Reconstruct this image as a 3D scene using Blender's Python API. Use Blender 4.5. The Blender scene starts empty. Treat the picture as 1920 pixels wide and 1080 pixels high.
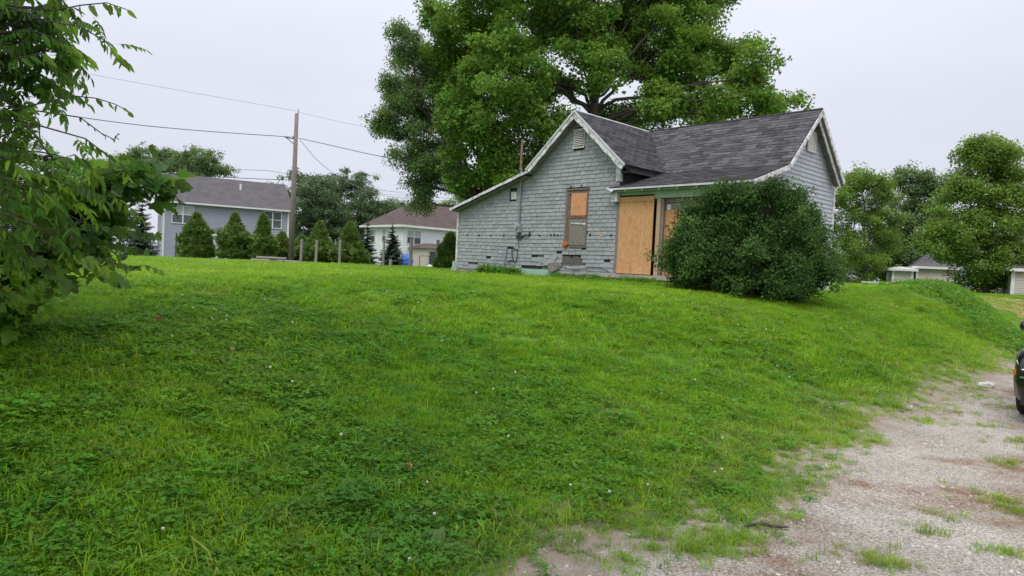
import bpy, bmesh, math, random
import numpy as np
from mathutils import Vector, Matrix, Euler, noise as mnoise
R = math.radians
random.seed(7); rng = np.random.default_rng(11)
scene = bpy.context.scene
COL = scene.collection

# ------------------------------------------------------------------ camera
F, PITCH, ROLL = 1280.0, R(-1.817), R(2.747)
cp, sp, cr, sr = math.cos(PITCH), math.sin(PITCH), math.cos(ROLL), math.sin(ROLL)
FWD = Vector((0, cp, sp)); r0 = Vector((1, 0, 0)); u0 = Vector((0, -sp, cp))
RIGHT = r0*cr + u0*sr; UP = -r0*sr + u0*cr
EYE = Vector((0, 0, 1.6))
cam = bpy.data.objects.new('camera', bpy.data.cameras.new('camera')); COL.objects.link(cam)
cam.data.sensor_width = 36; cam.data.lens = F/1920*36
cam.data.clip_start = .05; cam.data.clip_end = 3000
M = Matrix((RIGHT, UP, -FWD)).transposed().to_4x4(); M.translation = EYE
cam.matrix_world = M; scene.camera = cam

# ------------------------------------------------------------------ sky, sun, exposure
SUN_EL, SUN_AZ = R(58), R(200)      # high behind the cloud, behind and left of the camera
world = bpy.data.worlds.new('World'); scene.world = world; world.use_nodes = True
nt = world.node_tree; nt.nodes.clear()
def wn(t, **k):
    n = nt.nodes.new(t)
    for a, b in k.items(): setattr(n, a, b)
    return n
sky = wn('ShaderNodeTexSky', sky_type='NISHITA', sun_disc=False, sun_elevation=SUN_EL, sun_rotation=SUN_AZ)
skm = wn('ShaderNodeVectorMath', operation='SCALE'); skm.inputs['Scale'].default_value = .10
nt.links.new(sky.outputs[0], skm.inputs[0])
tc = wn('ShaderNodeTexCoord'); sep = wn('ShaderNodeSeparateXYZ'); nt.links.new(tc.outputs['Generated'], sep.inputs[0])
mr = wn('ShaderNodeMapRange'); mr.inputs['From Min'].default_value = 0; mr.inputs['From Max'].default_value = 1
mr.inputs['To Min'].default_value = .775; mr.inputs['To Max'].default_value = 2.1      # overcast dome: brighter overhead
pw_ = wn('ShaderNodeMath', operation='POWER'); pw_.use_clamp = True; pw_.inputs[1].default_value = 2.0
cz_ = wn('ShaderNodeMath', operation='MAXIMUM'); cz_.inputs[1].default_value = 0.0; nt.links.new(sep.outputs['Z'], cz_.inputs[0]); nt.links.new(cz_.outputs[0], pw_.inputs[0])
nt.links.new(pw_.outputs[0], mr.inputs['Value'])
mp = wn('ShaderNodeMapping'); mp.inputs['Scale'].default_value = (1.6, 1.6, 5); nt.links.new(tc.outputs['Generated'], mp.inputs[0])
nz = wn('ShaderNodeTexNoise'); nz.inputs['Scale'].default_value = 1.4; nz.inputs['Detail'].default_value = 5
nt.links.new(mp.outputs[0], nz.inputs['Vector'])
cl = wn('ShaderNodeMapRange'); cl.inputs['From Min'].default_value = .3; cl.inputs['From Max'].default_value = .7
cl.inputs['To Min'].default_value = .955; cl.inputs['To Max'].default_value = 1.045
nt.links.new(nz.outputs[0], cl.inputs['Value'])
mu = wn('ShaderNodeMath', operation='MULTIPLY'); nt.links.new(mr.outputs[0], mu.inputs[0]); nt.links.new(cl.outputs[0], mu.inputs[1])
cloud = wn('ShaderNodeVectorMath', operation='SCALE'); cloud.inputs[0].default_value = (.865, .885, 1.0)
nt.links.new(mu.outputs[0], cloud.inputs['Scale'])
mix = wn('ShaderNodeMix', data_type='RGBA'); mix.inputs['Factor'].default_value = .94
nt.links.new(skm.outputs[0], mix.inputs[6]); nt.links.new(cloud.outputs[0], mix.inputs[7])
bg = wn('ShaderNodeBackground'); bg.inputs['Strength'].default_value = 1.0
nt.links.new(mix.outputs[2], bg.inputs['Color'])
wo = wn('ShaderNodeOutputWorld'); nt.links.new(bg.outputs[0], wo.inputs['Surface'])
sun = bpy.data.objects.new('sun', bpy.data.lights.new('sun', 'SUN')); COL.objects.link(sun)
sun.data.energy = 1.5; sun.data.angle = R(25); sun.data.color = (1, .96, .9)
sd = Vector((math.sin(SUN_AZ)*math.cos(SUN_EL), math.cos(SUN_AZ)*math.cos(SUN_EL), math.sin(SUN_EL)))
sun.rotation_euler = sd.to_track_quat('Z', 'Y').to_euler()
scene.view_settings.view_transform = 'Standard'; scene.view_settings.look = 'None'
scene.view_settings.gamma = 1; scene.view_settings.use_curve_mapping = False
scene.view_settings.exposure = 0.16
scene.cycles.max_bounces = 8; scene.cycles.transparent_max_bounces = 8

# ------------------------------------------------------------------ helpers
def ray(px, py): return FWD + RIGHT*((px-960)/F) - UP*((py-540)/F)
def at(px, py, Z): return EYE + ray(px, py)*Z
def lerp(a, b, t): return a + (b-a)*t
def clampv(x, a, b): return np.minimum(np.maximum(x, a), b)
def sst(x, a, b):
    t = clampv((x-a)/(b-a), 0, 1); return t*t*(3-2*t)

def side(x, y):      # metres to the lawn side of the drive's edge
    x = np.asarray(x, float); y = np.asarray(y, float)
    w = .16*np.sin(x*1.9+y*1.1) + .10*np.sin(x*4.3-y*2.9+1) + .05*np.sin(x*9.1+y*7.3)
    return -.72*(x-1.51) + .69*(y-4.92) + w + .34*np.exp(-((y-5.0)/1.2)**2) + .10*sst(-y, -7, -4)
def gz(x, y):        # height of the ground
    x = np.asarray(x, float); y = np.asarray(y, float)
    s2 = -.824*(x-11.75) + .566*(y-15)          # the bank turns away beyond the parked car
    s = np.maximum(np.minimum(-.72*(x-1.51) + .69*(y-4.92), np.where(y > 9, s2, 99)), 0)
    L = lerp(5.2, 2.2, sst(y, 3, 13)); L = lerp(L, 1.35, sst(y, 15, 22)*sst(x, 5, 12))
    P = 1.27 + .010*clampv(x, -28, 0) + .012*clampv(x, 0, 14)
    bump = .03*np.sin(x*.7+y*.23)*np.cos(y*.41-x*.2) + .015*np.sin(x*1.7+2)*np.sin(y*1.5) + .012*np.sin(x*3.9+y*1.3)*np.sin(y*3.1-x*.8)
    fall = sst(y, 46, 60)*sst(-x, -14, 0)
    z = (P+bump)*(1-np.exp(-(s/L)**1.25))
    z = z*(1-fall) + .2*fall
    z = z + .30*np.exp(-((s-2.3)/1.3)**2)*sst(y, 17, 23)*sst(-y, -34, -27)*sst(x, 8, 12)      # overgrown mound on the crest
    z = np.maximum(z, (1.25*sst(y, 25, 45)+.002*clampv(y-45, 0, 200))*sst(x, 6, 14))
    return z
def gzf(x, y): return float(gz(x, y))
def ground_at(px, Z):
    p = at(px, 540, Z)
    for _ in range(3):
        py = 540; p = EYE + FWD*Z + RIGHT*((px-960)/F*Z)
    # move along UP so that it meets the ground
    lo, hi = -6, 6
    base = p.copy()
    for _ in range(40):
        m = (lo+hi)/2; q = base + UP*m
        if q.z > gzf(q.x, q.y): hi = m
        else: lo = m
    return base + UP*m

class MB:
    def __init__(s): s.v = []; s.f = []; s.m = []; s.a = []
    def add(s, vs, fs, mi=0, a=0.0):
        n = len(s.v); s.v += [tuple(v) for v in vs]; s.f += [tuple(i+n for i in f) for f in fs]; s.m += [mi]*len(fs); s.a += [a]*len(fs); return s
    def box(s, x0, x1, y0, y1, z0, z1, mi=0, T=None, a=0.0):
        vs = [Vector((x, y, z)) for z in (z0, z1) for y in (y0, y1) for x in (x0, x1)]
        if T is not None: vs = [T @ v for v in vs]
        return s.add(vs, [(0,2,3,1),(4,5,7,6),(0,1,5,4),(2,6,7,3),(0,4,6,2),(1,3,7,5)], mi, a)
    def prism(s, pts, d, mi=0, a=0.0):   # polygon (3D points) extruded by vector d
        n = len(pts); pts = [Vector(p) for p in pts]; d = Vector(d)
        vs = pts + [p+d for p in pts]
        fs = [tuple(range(n))[::-1], tuple(range(n, 2*n))] + [(i, (i+1)%n, n+(i+1)%n, n+i) for i in range(n)]
        return s.add(vs, fs, mi, a)
    def tube(s, pts, rad, seg=8, mi=0, cap=True):
        pts = [Vector(p) for p in pts]
        if not isinstance(rad, (list, tuple)): rad = [rad]*len(pts)
        n0 = len(s.v); prev = None
        for i, p in enumerate(pts):
            t = (pts[min(i+1, len(pts)-1)] - pts[max(i-1, 0)])
            t = t.normalized() if t.length > 1e-9 else Vector((0, 0, 1))
            ref = prev if prev is not None else (Vector((1, 0, 0)) if abs(t.x) < .9 else Vector((0, 1, 0)))
            a = (ref - t*ref.dot(t)).normalized(); b = t.cross(a); prev = a
            for k in range(seg):
                an = 2*math.pi*k/seg
                s.v.append(tuple(p + (a*math.cos(an) + b*math.sin(an))*rad[i]))
        for i in range(len(pts)-1):
            for k in range(seg):
                k2 = (k+1) % seg
                s.f.append((n0+i*seg+k, n0+i*seg+k2, n0+(i+1)*seg+k2, n0+(i+1)*seg+k)); s.m.append(mi); s.a.append(0)
        if cap:
            s.f.append(tuple(n0+k for k in range(seg))[::-1]); s.m.append(mi); s.a.append(0)
            e = n0+(len(pts)-1)*seg
            s.f.append(tuple(e+k for k in range(seg))); s.m.append(mi); s.a.append(0)
        return s
    def build(s, name, mats, parent=None, kind=None, smooth=False, loc=None):
        me = bpy.data.meshes.new(name); me.from_pydata(s.v, [], s.f)
        if not isinstance(mats, (list, tuple)): mats = [mats]
        for m in mats: me.materials.append(m)
        if len(mats) > 1: me.polygons.foreach_set('material_index', s.m)
        if any(s.a):
            at_ = me.attributes.new('rnd', 'FLOAT', 'FACE'); at_.data.foreach_set('value', s.a)
        if smooth: me.polygons.foreach_set('use_smooth', [True]*len(me.polygons))
        me.update()
        o = bpy.data.objects.new(name, me); COL.objects.link(o)
        if parent is not None: o.parent = parent
        if loc is not None: o.location = loc
        if kind: o['kind'] = kind
        return o

def tag(o, label=None, cat=None, group=None, kind=None):
    if label: o['label'] = label
    if cat: o['category'] = cat
    if group: o['group'] = group
    if kind: o['kind'] = kind
    return o
def thing(name, label, cat, loc=(0, 0, 0), rz=0, group=None):
    o = bpy.data.objects.new(name, None); COL.objects.link(o)
    o.location = loc; o.rotation_euler = (0, 0, rz); o.empty_display_size = .2
    return tag(o, label, cat, group)
def dup(root, loc, rz=None, label=None, scale=None):
    r = root.copy(); COL.objects.link(r); r.location = loc
    if rz is not None: r.rotation_euler = (0, 0, rz)
    if scale is not None: r.scale = scale if isinstance(scale, tuple) else (scale,)*3
    if label: r['label'] = label
    for ch in list(root.children):
        c = ch.copy(); COL.objects.link(c); c.parent = r
        for g in list(ch.children):
            d = g.copy(); COL.objects.link(d); d.parent = c
    return r

# ------------------------------------------------------------------ materials
def mat(name, c1, c2=None, scale=5, rough=.8, bump=0.0, stretch=(1, 1, 1), rnd=0.0, spec=.3, detail=6,
        lo=.35, hi=.65, coords='Object', metal=0, transl=0.0, dirt=None, dirt_scale=1.2, dlo=.55, dhi=.7, bscale=None, hue=0.0, wave=None, attr=False):
    m = bpy.data.materials.new(name); m.use_nodes = True; t = m.node_tree; t.nodes.clear()
    N = lambda ty, **k: [n := t.nodes.new(ty), [setattr(n, a, b) for a, b in k.items()]][0]
    L = t.links.new
    out = N('ShaderNodeOutputMaterial'); b = N('ShaderNodeBsdfPrincipled')
    b.inputs['Roughness'].default_value = rough; b.inputs['Metallic'].default_value = metal
    b.inputs['Specular IOR Level'].default_value = spec
    tcn = N('ShaderNodeTexCoord'); mpn = N('ShaderNodeMapping'); mpn.inputs['Scale'].default_value = stretch
    if coords == 'World':
        g = N('ShaderNodeNewGeometry'); L(g.outputs['Position'], mpn.inputs[0])
    else: L(tcn.outputs[coords], mpn.inputs[0])
    oi = N('ShaderNodeObjectInfo')
    n1 = N('ShaderNodeTexNoise', noise_dimensions='4D'); n1.inputs['Scale'].default_value = scale; n1.inputs['Detail'].default_value = detail
    L(mpn.outputs[0], n1.inputs['Vector'])
    if coords == 'Object':
        wm = N('ShaderNodeMath', operation='MULTIPLY'); wm.inputs[1].default_value = 37.0; L(oi.outputs['Random'], wm.inputs[0]); L(wm.outputs[0], n1.inputs['W'])
    col = None
    rp = N('ShaderNodeMapRange'); rp.inputs['From Min'].default_value = lo; rp.inputs['From Max'].default_value = hi
    L(n1.outputs[0], rp.inputs['Value'])
    mx = N('ShaderNodeMix', data_type='RGBA'); mx.inputs[6].default_value = (*c1, 1); mx.inputs[7].default_value = (*(c2 or c1), 1)
    L(rp.outputs[0], mx.inputs['Factor']); col = mx.outputs[2]
    if dirt:
        n2 = N('ShaderNodeTexNoise'); n2.inputs['Scale'].default_value = dirt_scale; n2.inputs['Detail'].default_value = 8
        n2.inputs['Roughness'].default_value = .65
        L(mpn.outputs[0], n2.inputs['Vector'])
        r2 = N('ShaderNodeMapRange'); r2.inputs['From Min'].default_value = dlo; r2.inputs['From Max'].default_value = dhi; L(n2.outputs[0], r2.inputs['Value'])
        m2 = N('ShaderNodeMix', data_type='RGBA'); L(col, m2.inputs[6]); m2.inputs[7].default_value = (*dirt, 1); L(r2.outputs[0], m2.inputs['Factor']); col = m2.outputs[2]
    if rnd or hue or attr:
        a = N('ShaderNodeAttribute', attribute_name='rnd')
        ad = N('ShaderNodeMath', operation='ADD'); L(a.outputs['Fac'], ad.inputs[0]); L(oi.outputs['Random'], ad.inputs[1])
        fr = N('ShaderNodeMath', operation='FRACT'); L(ad.outputs[0], fr.inputs[0])
        mm = N('ShaderNodeMapRange'); mm.inputs['To Min'].default_value = 1-rnd; mm.inputs['To Max'].default_value = 1+rnd; L(fr.outputs[0], mm.inputs['Value'])
        hs = N('ShaderNodeHueSaturation'); L(col, hs.inputs['Color']); L(mm.outputs[0], hs.inputs['Value'])
        if hue:
            m5 = N('ShaderNodeMath', operation='MULTIPLY'); m5.inputs[1].default_value = 7.13; L(fr.outputs[0], m5.inputs[0])
            f5 = N('ShaderNodeMath', operation='FRACT'); L(m5.outputs[0], f5.inputs[0])
            mh = N('ShaderNodeMapRange'); mh.inputs['To Min'].default_value = .5-hue; mh.inputs['To Max'].default_value = .5+hue; L(f5.outputs[0], mh.inputs['Value']); L(mh.outputs[0], hs.inputs['Hue'])
        col = hs.outputs[0]
    L(col, b.inputs['Base Color'])
    if bump:
        nb = n1
        if bscale:
            nb = N('ShaderNodeTexNoise'); nb.inputs['Scale'].default_value = bscale; nb.inputs['Detail'].default_value = 6; L(mpn.outputs[0], nb.inputs['Vector'])
        bp = N('ShaderNodeBump'); bp.inputs['Strength'].default_value = bump; bp.inputs['Distance'].default_value = .02
        L(nb.outputs[0], bp.inputs['Height']); L(bp.outputs[0], b.inputs['Normal'])
    if transl:
        tr = N('ShaderNodeBsdfTranslucent'); hs2 = N('ShaderNodeHueSaturation'); hs2.inputs['Value'].default_value = 1.5; hs2.inputs['Hue'].default_value = .485
        L(col, hs2.inputs['Color']); L(hs2.outputs[0], tr.inputs['Color'])
        ms = N('ShaderNodeMixShader'); ms.inputs[0].default_value = transl; L(b.outputs[0], ms.inputs[1]); L(tr.outputs[0], ms.inputs[2]); L(ms.outputs[0], out.inputs[0])
    else: L(b.outputs[0], out.inputs[0])
    return m

W = {}
W['shingle'] = mat('grey_shingle_paint', (.275, .29, .297), (.335, .35, .355), 9, .8, .3, (1, 1, 1), rnd=.11, dirt=(.20, .205, .19), dirt_scale=2.2, dlo=.60, dhi=.85, coords='Object', attr=True, bscale=40)
W['shworld'] = W['shingle']
W['backing'] = mat('dark_wall_backing', (.035, .035, .035), (.07, .065, .06), 6, .9)
W['lath'] = mat('weathered_lath', (.12, .115, .10), (.20, .19, .17), 12, .9, .4, (1, 6, 6))
W['siding'] = mat('pale_blue_grey_siding', (.41, .435, .47), (.47, .495, .53), 4, .7, .1, (1, 1, 1), rnd=.03, dirt=(.30, .31, .30), dirt_scale=2.0, dlo=.55, dhi=.85)
W['whitewood'] = mat('peeling_white_wood', (.70, .70, .69), (.36, .35, .325), 9, .85, .5, (1, 1, 1), lo=.46, hi=.64, dirt=(.15, .14, .12), dirt_scale=5, dlo=.62, dhi=.7)
W['soffit'] = mat('grey_green_soffit', (.17, .165, .155), (.25, .24, .22), 5, .9, .3, (1, 4, 1))
W['greenpaint'] = mat('sage_green_paint', (.30, .42, .27), (.36, .47, .33), 4, .75, .15, dirt=(.16, .2, .12), dirt_scale=3, dlo=.55, dhi=.8)
W['mint'] = mat('mint_green_concrete', (.27, .44, .36), (.33, .50, .42), 3, .85, .2, dirt=(.2, .26, .2), dirt_scale=4, dlo=.58, dhi=.8)
W['roof'] = mat('dark_roof_shingle', (.054, .052, .055), (.098, .094, .098), 2.2, .95, .5, rnd=.40, bscale=90, coords='Object', dirt=(.035, .033, .037), dirt_scale=1.1, dlo=.5, dhi=.62, attr=True)
W['roofpatch'] = mat('worn_roof_shingle', (.058, .056, .059), (.112, .108, .112), 2.6, .95, .5, rnd=.42, bscale=90, coords='Object', dirt=(.26, .245, .24), dirt_scale=5.5, dlo=.63, dhi=.74, attr=True)
W['ply'] = mat('plywood_osb', (.50, .26, .10), (.64, .385, .185), 16, .8, .3, (2.5, 2.5, .7), dirt=(.46, .21, .07), dirt_scale=2.5, dlo=.50, dhi=.75)
W['plyold'] = mat('orange_plywood', (.55, .24, .10), (.62, .33, .17), 16, .8, .2, (1, 1, .5), dirt=(.33, .12, .05), dirt_scale=5, dlo=.56, dhi=.72)
W['greywood'] = mat('weathered_grey_board', (.16, .145, .13), (.26, .24, .215), 8, .9, .4, (6, 6, 1), dirt=(.09, .08, .07), dirt_scale=6, dlo=.58, dhi=.7)
W['brownwood'] = mat('weathered_brown_frame', (.14, .095, .07), (.24, .19, .15), 14, .9, .5, (4, 4, 1))
W['lumber'] = mat('raw_lumber', (.42, .28, .16), (.50, .36, .23), 12, .8, .2, (8, 8, 1))
W['rust'] = mat('rusty_pipe', (.30, .19, .14), (.20, .11, .08), 12, .8, .3)
W['zinc'] = mat('galvanised_metal', (.20, .22, .23), (.28, .30, .31), 9, .5, .1, metal=.4)
W['meter'] = mat('grey_meter_metal', (.38, .40, .41), (.30, .32, .33), 9, .45, .1)
W['black'] = mat('void_shade_black', (.008, .008, .008), None, 5, .9)
W['vent'] = mat('cream_vent_paint', (.60, .59, .54), (.5, .49, .45), 6, .6, .1)
W['foam'] = mat('orange_foam', (.60, .15, .03), (.42, .09, .02), 25, .9, .6)
W['concrete'] = mat('old_concrete', (.34, .32, .29), (.44, .42, .38), 6, .95, .4, dirt=(.18, .17, .14), dirt_scale=3)
W['paper'] = mat('white_paper', (.6, .6, .58), None, 5, .8)
W['gutter'] = mat('white_drip_edge', (.62, .63, .63), (.5, .51, .5), 4, .5, dirt=(.3, .3, .27), dirt_scale=5, dlo=.6)
W['post'] = mat('weathered_fence_post', (.20, .18, .16), (.32, .30, .27), 10, .95, .5, (6, 6, 1), rnd=.15)
W['pole'] = mat('old_utility_pole', (.17, .145, .12), (.26, .23, .195), 5, .95, .5, (8, 8, .5))
W['wire'] = mat('black_cable', (.05, .05, .055), None, 5, .6)
W['wirepale'] = mat('pale_bare_wire', (.33, .34, .36), None, 5, .6)
W['bark'] = mat('dark_bark', (.045, .038, .03), (.10, .085, .07), 9, .95, .8, (5, 5, 1))
W['barkgrey'] = mat('grey_bark', (.10, .09, .075), (.18, .165, .14), 8, .95, .8, (5, 5, 1))

def leafmat(name, c, c2, rnd=.3, hue=.015, transl=.35, rough=.5, spec=.35):
    return mat(name, c, c2, 1.3, rough, 0, rnd=rnd, hue=hue, transl=transl, spec=spec, coords='World', lo=.4, hi=.6, detail=2)
W['lf_maple'] = leafmat('maple_leaf', (.115, .235, .032), (.175, .305, .042), .38, .018)
W['lf_silver'] = leafmat('silver_maple_leaf', (.125, .215, .060), (.18, .28, .085), .32)
W['lf_far'] = leafmat('far_leaf_hazed', (.12, .195, .068), (.165, .245, .085), .28)  # distance haze is put into the colour: leaves lightened, no haze volume
W['lf_fardark'] = leafmat('far_dark_leaf_hazed', (.095, .155, .066), (.135, .20, .085), .28)  # darker far foliage, lightened the same way to stand in for haze
W['lf_right'] = leafmat('right_tree_leaf', (.135, .235, .038), (.19, .295, .05), .32)
W['lf_bush'] = leafmat('privet_leaf', (.050, .115, .022), (.080, .165, .032), .42, .012, .25, .5, .3)
W['lf_ash'] = leafmat('walnut_leaflet', (.06, .15, .018), (.15, .29, .026), .55, .015, .5, .4, .5)
W['lf_lobed'] = leafmat('lobed_leaf', (.06, .14, .022), (.14, .25, .028), .50, .015, .5, .42, .5)
W['lf_arb'] = mat('arborvitae_spray', (.105, .185, .035), (.155, .24, .05), .9, .5, 0, rnd=.35, hue=.02, transl=.2, coords='World', lo=.4, hi=.6, detail=3, dirt=(.17, .15, .05), dirt_scale=.8, dlo=.56, dhi=.7)
W['lf_spruce'] = leafmat('spruce_needles', (.028, .052, .030), (.045, .075, .042), .25, .01, .1)
W['lf_weed'] = leafmat('weed_leaf', (.10, .24, .022), (.14, .30, .03), .30, .02, .4)
def grassmat(name, c1, c2, c3, sc=.35):
    return mat(name, c1, c2, sc, .55, 0, rnd=.30, hue=.018, transl=.42, spec=.25, coords='World', lo=.38, hi=.62, detail=4, dirt=c3, dirt_scale=1.7, dlo=.56, dhi=.78)
W['grass'] = grassmat('grass_blade', (.142, .310, .012), (.212, .380, .016), (.16, .27, .03))
W['grass2'] = grassmat('grass_blade_pale', (.21, .35, .03), (.25, .36, .045), (.30, .29, .08))
W['clover'] = grassmat('clover_leaf', (.080, .225, .020), (.130, .30, .024), (.10, .20, .03))
W['dry'] = mat('dry_grass', (.36, .29, .15), (.27, .24, .10), 3, .8, 0, rnd=.2, transl=.3, coords='World')
W['flower'] = mat('clover_flower', (.60, .60, .52), (.5, .45, .38), 30, .8, 0, rnd=.1)

# ------------------------------------------------------------------ instancing of small stuff
def hidden_coll(name, objs):
    c = bpy.data.collections.new(name)
    for i, o in enumerate(objs):
        c.objects.link(o)
    return c
_groups = {}
def scatter_group(coll):
    if coll.name in _groups: return _groups[coll.name]
    g = bpy.data.node_groups.new('scatter_'+coll.name, 'GeometryNodeTree')
    g.interface.new_socket('Geometry', in_out='INPUT', socket_type='NodeSocketGeometry')
    g.interface.new_socket('Geometry', in_out='OUTPUT', socket_type='NodeSocketGeometry')
    a = g.nodes.new('NodeGroupInput'); z = g.nodes.new('NodeGroupOutput')
    ci = g.nodes.new('GeometryNodeCollectionInfo'); ci.inputs['Collection'].default_value = coll
    ci.inputs['Separate Children'].default_value = True; ci.inputs['Reset Children'].default_value = True
    ip = g.nodes.new('GeometryNodeInstanceOnPoints'); ip.inputs['Pick Instance'].default_value = True
    def na(nm, ty):
        n = g.nodes.new('GeometryNodeInputNamedAttribute'); n.data_type = ty; n.inputs['Name'].default_value = nm; return n.outputs[0]
    g.links.new(a.outputs[0], ip.inputs['Points']); g.links.new(ci.outputs[0], ip.inputs['Instance'])
    g.links.new(na('idx', 'INT'), ip.inputs['Instance Index'])
    g.links.new(na('rot', 'FLOAT_VECTOR'), ip.inputs['Rotation'])
    g.links.new(na('scl', 'FLOAT_VECTOR'), ip.inputs['Scale'])
    g.links.new(ip.outputs[0], z.inputs[0])
    _groups[coll.name] = g
    return g
def scatter(name, pts, rots, scl, idx, coll, parent=None, kind='stuff'):
    pts = np.asarray(pts, np.float32); n = len(pts)
    me = bpy.data.meshes.new(name); me.vertices.add(n); me.vertices.foreach_set('co', pts.ravel())
    scl = np.asarray(scl, np.float32)
    if scl.ndim == 1: scl = np.repeat(scl[:, None], 3, 1)
    a = me.attributes.new('rot', 'FLOAT_VECTOR', 'POINT'); a.data.foreach_set('vector', np.asarray(rots, np.float32).ravel())
    a = me.attributes.new('scl', 'FLOAT_VECTOR', 'POINT'); a.data.foreach_set('vector', scl.ravel())
    a = me.attributes.new('idx', 'INT', 'POINT'); a.data.foreach_set('value', np.asarray(idx, np.int32))
    me.update()
    o = bpy.data.objects.new(name, me); COL.objects.link(o)
    md = o.modifiers.new('scatter', 'NODES'); md.node_group = scatter_group(coll)
    if parent is not None: o.parent = parent
    if kind: o['kind'] = kind
    return o
def proto(name, mb, m):
    me = bpy.data.meshes.new(name); me.from_pydata(mb.v, [], mb.f)
    for x in (m if isinstance(m, (list, tuple)) else [m]): me.materials.append(x)
    me.polygons.foreach_set('material_index', mb.m); me.update()
    return bpy.data.objects.new(name, me)

# leaf shapes: outline in x (width) / y (length) for a leaf of length 1
OVAL = [(0, 0), (.22, .25), (.27, .5), (.17, .8), (0, 1)]
LONG = [(0, 0), (.15, .2), (.19, .45), (.12, .75), (0, 1)]
LOBED = [(0, 0), (.30, .02), (.52, .22), (.36, .34), (.56, .62), (.26, .60), (.20, .82), (0, 1)]
def leaf_verts(T, L, shape, fold=.18, droop=.15):
    vs = []; n = len(shape)
    for x, y in shape: vs.append(T @ Vector((x*L, y*L, fold*x*L*2 - droop*y*y*L)))
    for x, y in shape[1:-1]: vs.append(T @ Vector((-x*L, y*L, fold*x*L*2 - droop*y*y*L)))
    mids = []
    fs = [tuple(range(n))]
    left = [0] + list(range(n, n+n-2)) + [n-1]
    fs.append(tuple(left[::-1]))
    return vs, fs
def add_leaf(mb, T, L, shape, **k):
    vs, fs = leaf_verts(T, L, shape, **k); mb.add(vs, fs)
def rmat(rx, ry, rz): return Euler((rx, ry, rz)).to_matrix().to_4x4()
def spray(shape, n, rad, L, seed, flat=.6, twig=True):
    rd = random.Random(seed); mb = MB()
    for i in range(n):
        d = Vector((rd.gauss(0, 1), rd.gauss(0, 1), rd.gauss(0, flat))).normalized()*rad*rd.random()**.5
        T = Matrix.Translation(d) @ rmat(rd.uniform(-1.0, .5), rd.uniform(-.6, .6), rd.uniform(0, 6.28))
        add_leaf(mb, T, L*rd.uniform(.7, 1.25), shape, fold=rd.uniform(.1, .4), droop=rd.uniform(0, .4))
    return mb
def pinnate(seed, nl=7, length=.34, L=.10, mb=None, T0=None):
    rd = random.Random(seed); mb = mb or MB(); T0 = T0 or Matrix()
    pts = []
    for i in range(nl*2+1):
        t = i/(nl*2); pts.append(Vector((0, t*length, -.35*length*t*t)))
    mb.tube([T0 @ p for p in pts[::4]+[pts[-1]]], .0022, 3, cap=False)
    for k in range(nl):
        t = (k+1.2)/(nl+.8); p = Vector((0, t*length, -.35*length*t*t)); s = math.sin(math.pi*(.25+.6*t))
        for sg in (-1, 1):
            T = T0 @ Matrix.Translation(p) @ rmat(rd.uniform(-.9, -.2), rd.uniform(-.3, .3)*sg, -sg*rd.uniform(.8, 1.15))
            add_leaf(mb, T, L*s*rd.uniform(.85, 1.15), LONG, fold=.12, droop=rd.uniform(.15, .4))
    T = T0 @ Matrix.Translation(pts[-1]) @ rmat(-.6, 0, rd.uniform(-.2, .2)); add_leaf(mb, T, L, LONG, droop=.3)
    return mb

SPR = {}
def mk_sprays(key, m, shape, n, rad, L, k=4, flat=.6):
    SPR[key] = hidden_coll('spray_'+key, [proto('%s_spray_%d' % (key, i), spray(shape, n, rad, L, i*13+len(key), flat), m) for i in range(k)])
mk_sprays('maple', W['lf_maple'], LOBED, 50, .50, .125)
mk_sprays('silver', W['lf_silver'], LONG, 44, .42, .14)
mk_sprays('far', W['lf_far'], OVAL, 24, .55, .26)
mk_sprays('fardark', W['lf_fardark'], OVAL, 24, .55, .26)
mk_sprays('right', W['lf_right'], OVAL, 34, .55, .18)
mk_sprays('bush', W['lf_bush'], OVAL, 26, .17, .058)
mk_sprays('weed', W['lf_weed'], OVAL, 22, .16, .09)
SPR['ash'] = hidden_coll('spray_ash', [proto('ash_spray_%d' % i, pinnate(i+3, 6+i % 3, .30, .095), W['lf_ash']) for i in range(4)])
mk_sprays('lobed', W['lf_lobed'], LOBED, 9, .15, .095)
def arb_spray(seed):
    rd = random.Random(seed); mb = MB()
    for i in range(16):
        an = rd.uniform(-.7, .7); b = Vector((rd.uniform(-.06, .06), rd.uniform(-.06, .06), rd.uniform(-.1, .1)))
        T = Matrix.Translation(b) @ rmat(rd.uniform(.3, 1.4), an, rd.uniform(0, 6.28))
        add_leaf(mb, T, rd.uniform(.16, .30), [(0, 0), (.10, .3), (.16, .6), (.08, .9), (0, 1)], fold=.1, droop=.1)
    return mb
SPR['arb'] = hidden_coll('spray_arb', [proto('arb_spray_%d' % i, arb_spray(i), W['lf_arb']) for i in range(3)])
def spruce_branch(seed):          # pointing along +y, length 1, drooping
    rd = random.Random(seed); mb = MB()
    mb.tube([(0, 0, 0), (0, .5, -.05), (0, 1, 0)], [.02, .012, .004], 3, cap=False)
    for i in range(15):
        t = (i+.5)/15; L = .34*(1-t)+.10
        for sg in (-1, 1):
            T = Matrix.Translation((0, t, -.08*math.sin(t*3.1))) @ rmat(rd.uniform(-.5, .1), rd.uniform(-.3, .3), -sg*rd.uniform(.7, 1.1))
            add_leaf(mb, T, L*rd.uniform(.8, 1.2), [(0, 0), (.16, .2), (.15, .7), (0, 1)], fold=-.3, droop=.3)
    return mb
SPR['spruce'] = hidden_coll('spray_spruce', [proto('spruce_branch_%d' % i, spruce_branch(i), W['lf_spruce']) for i in range(3)])

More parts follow.
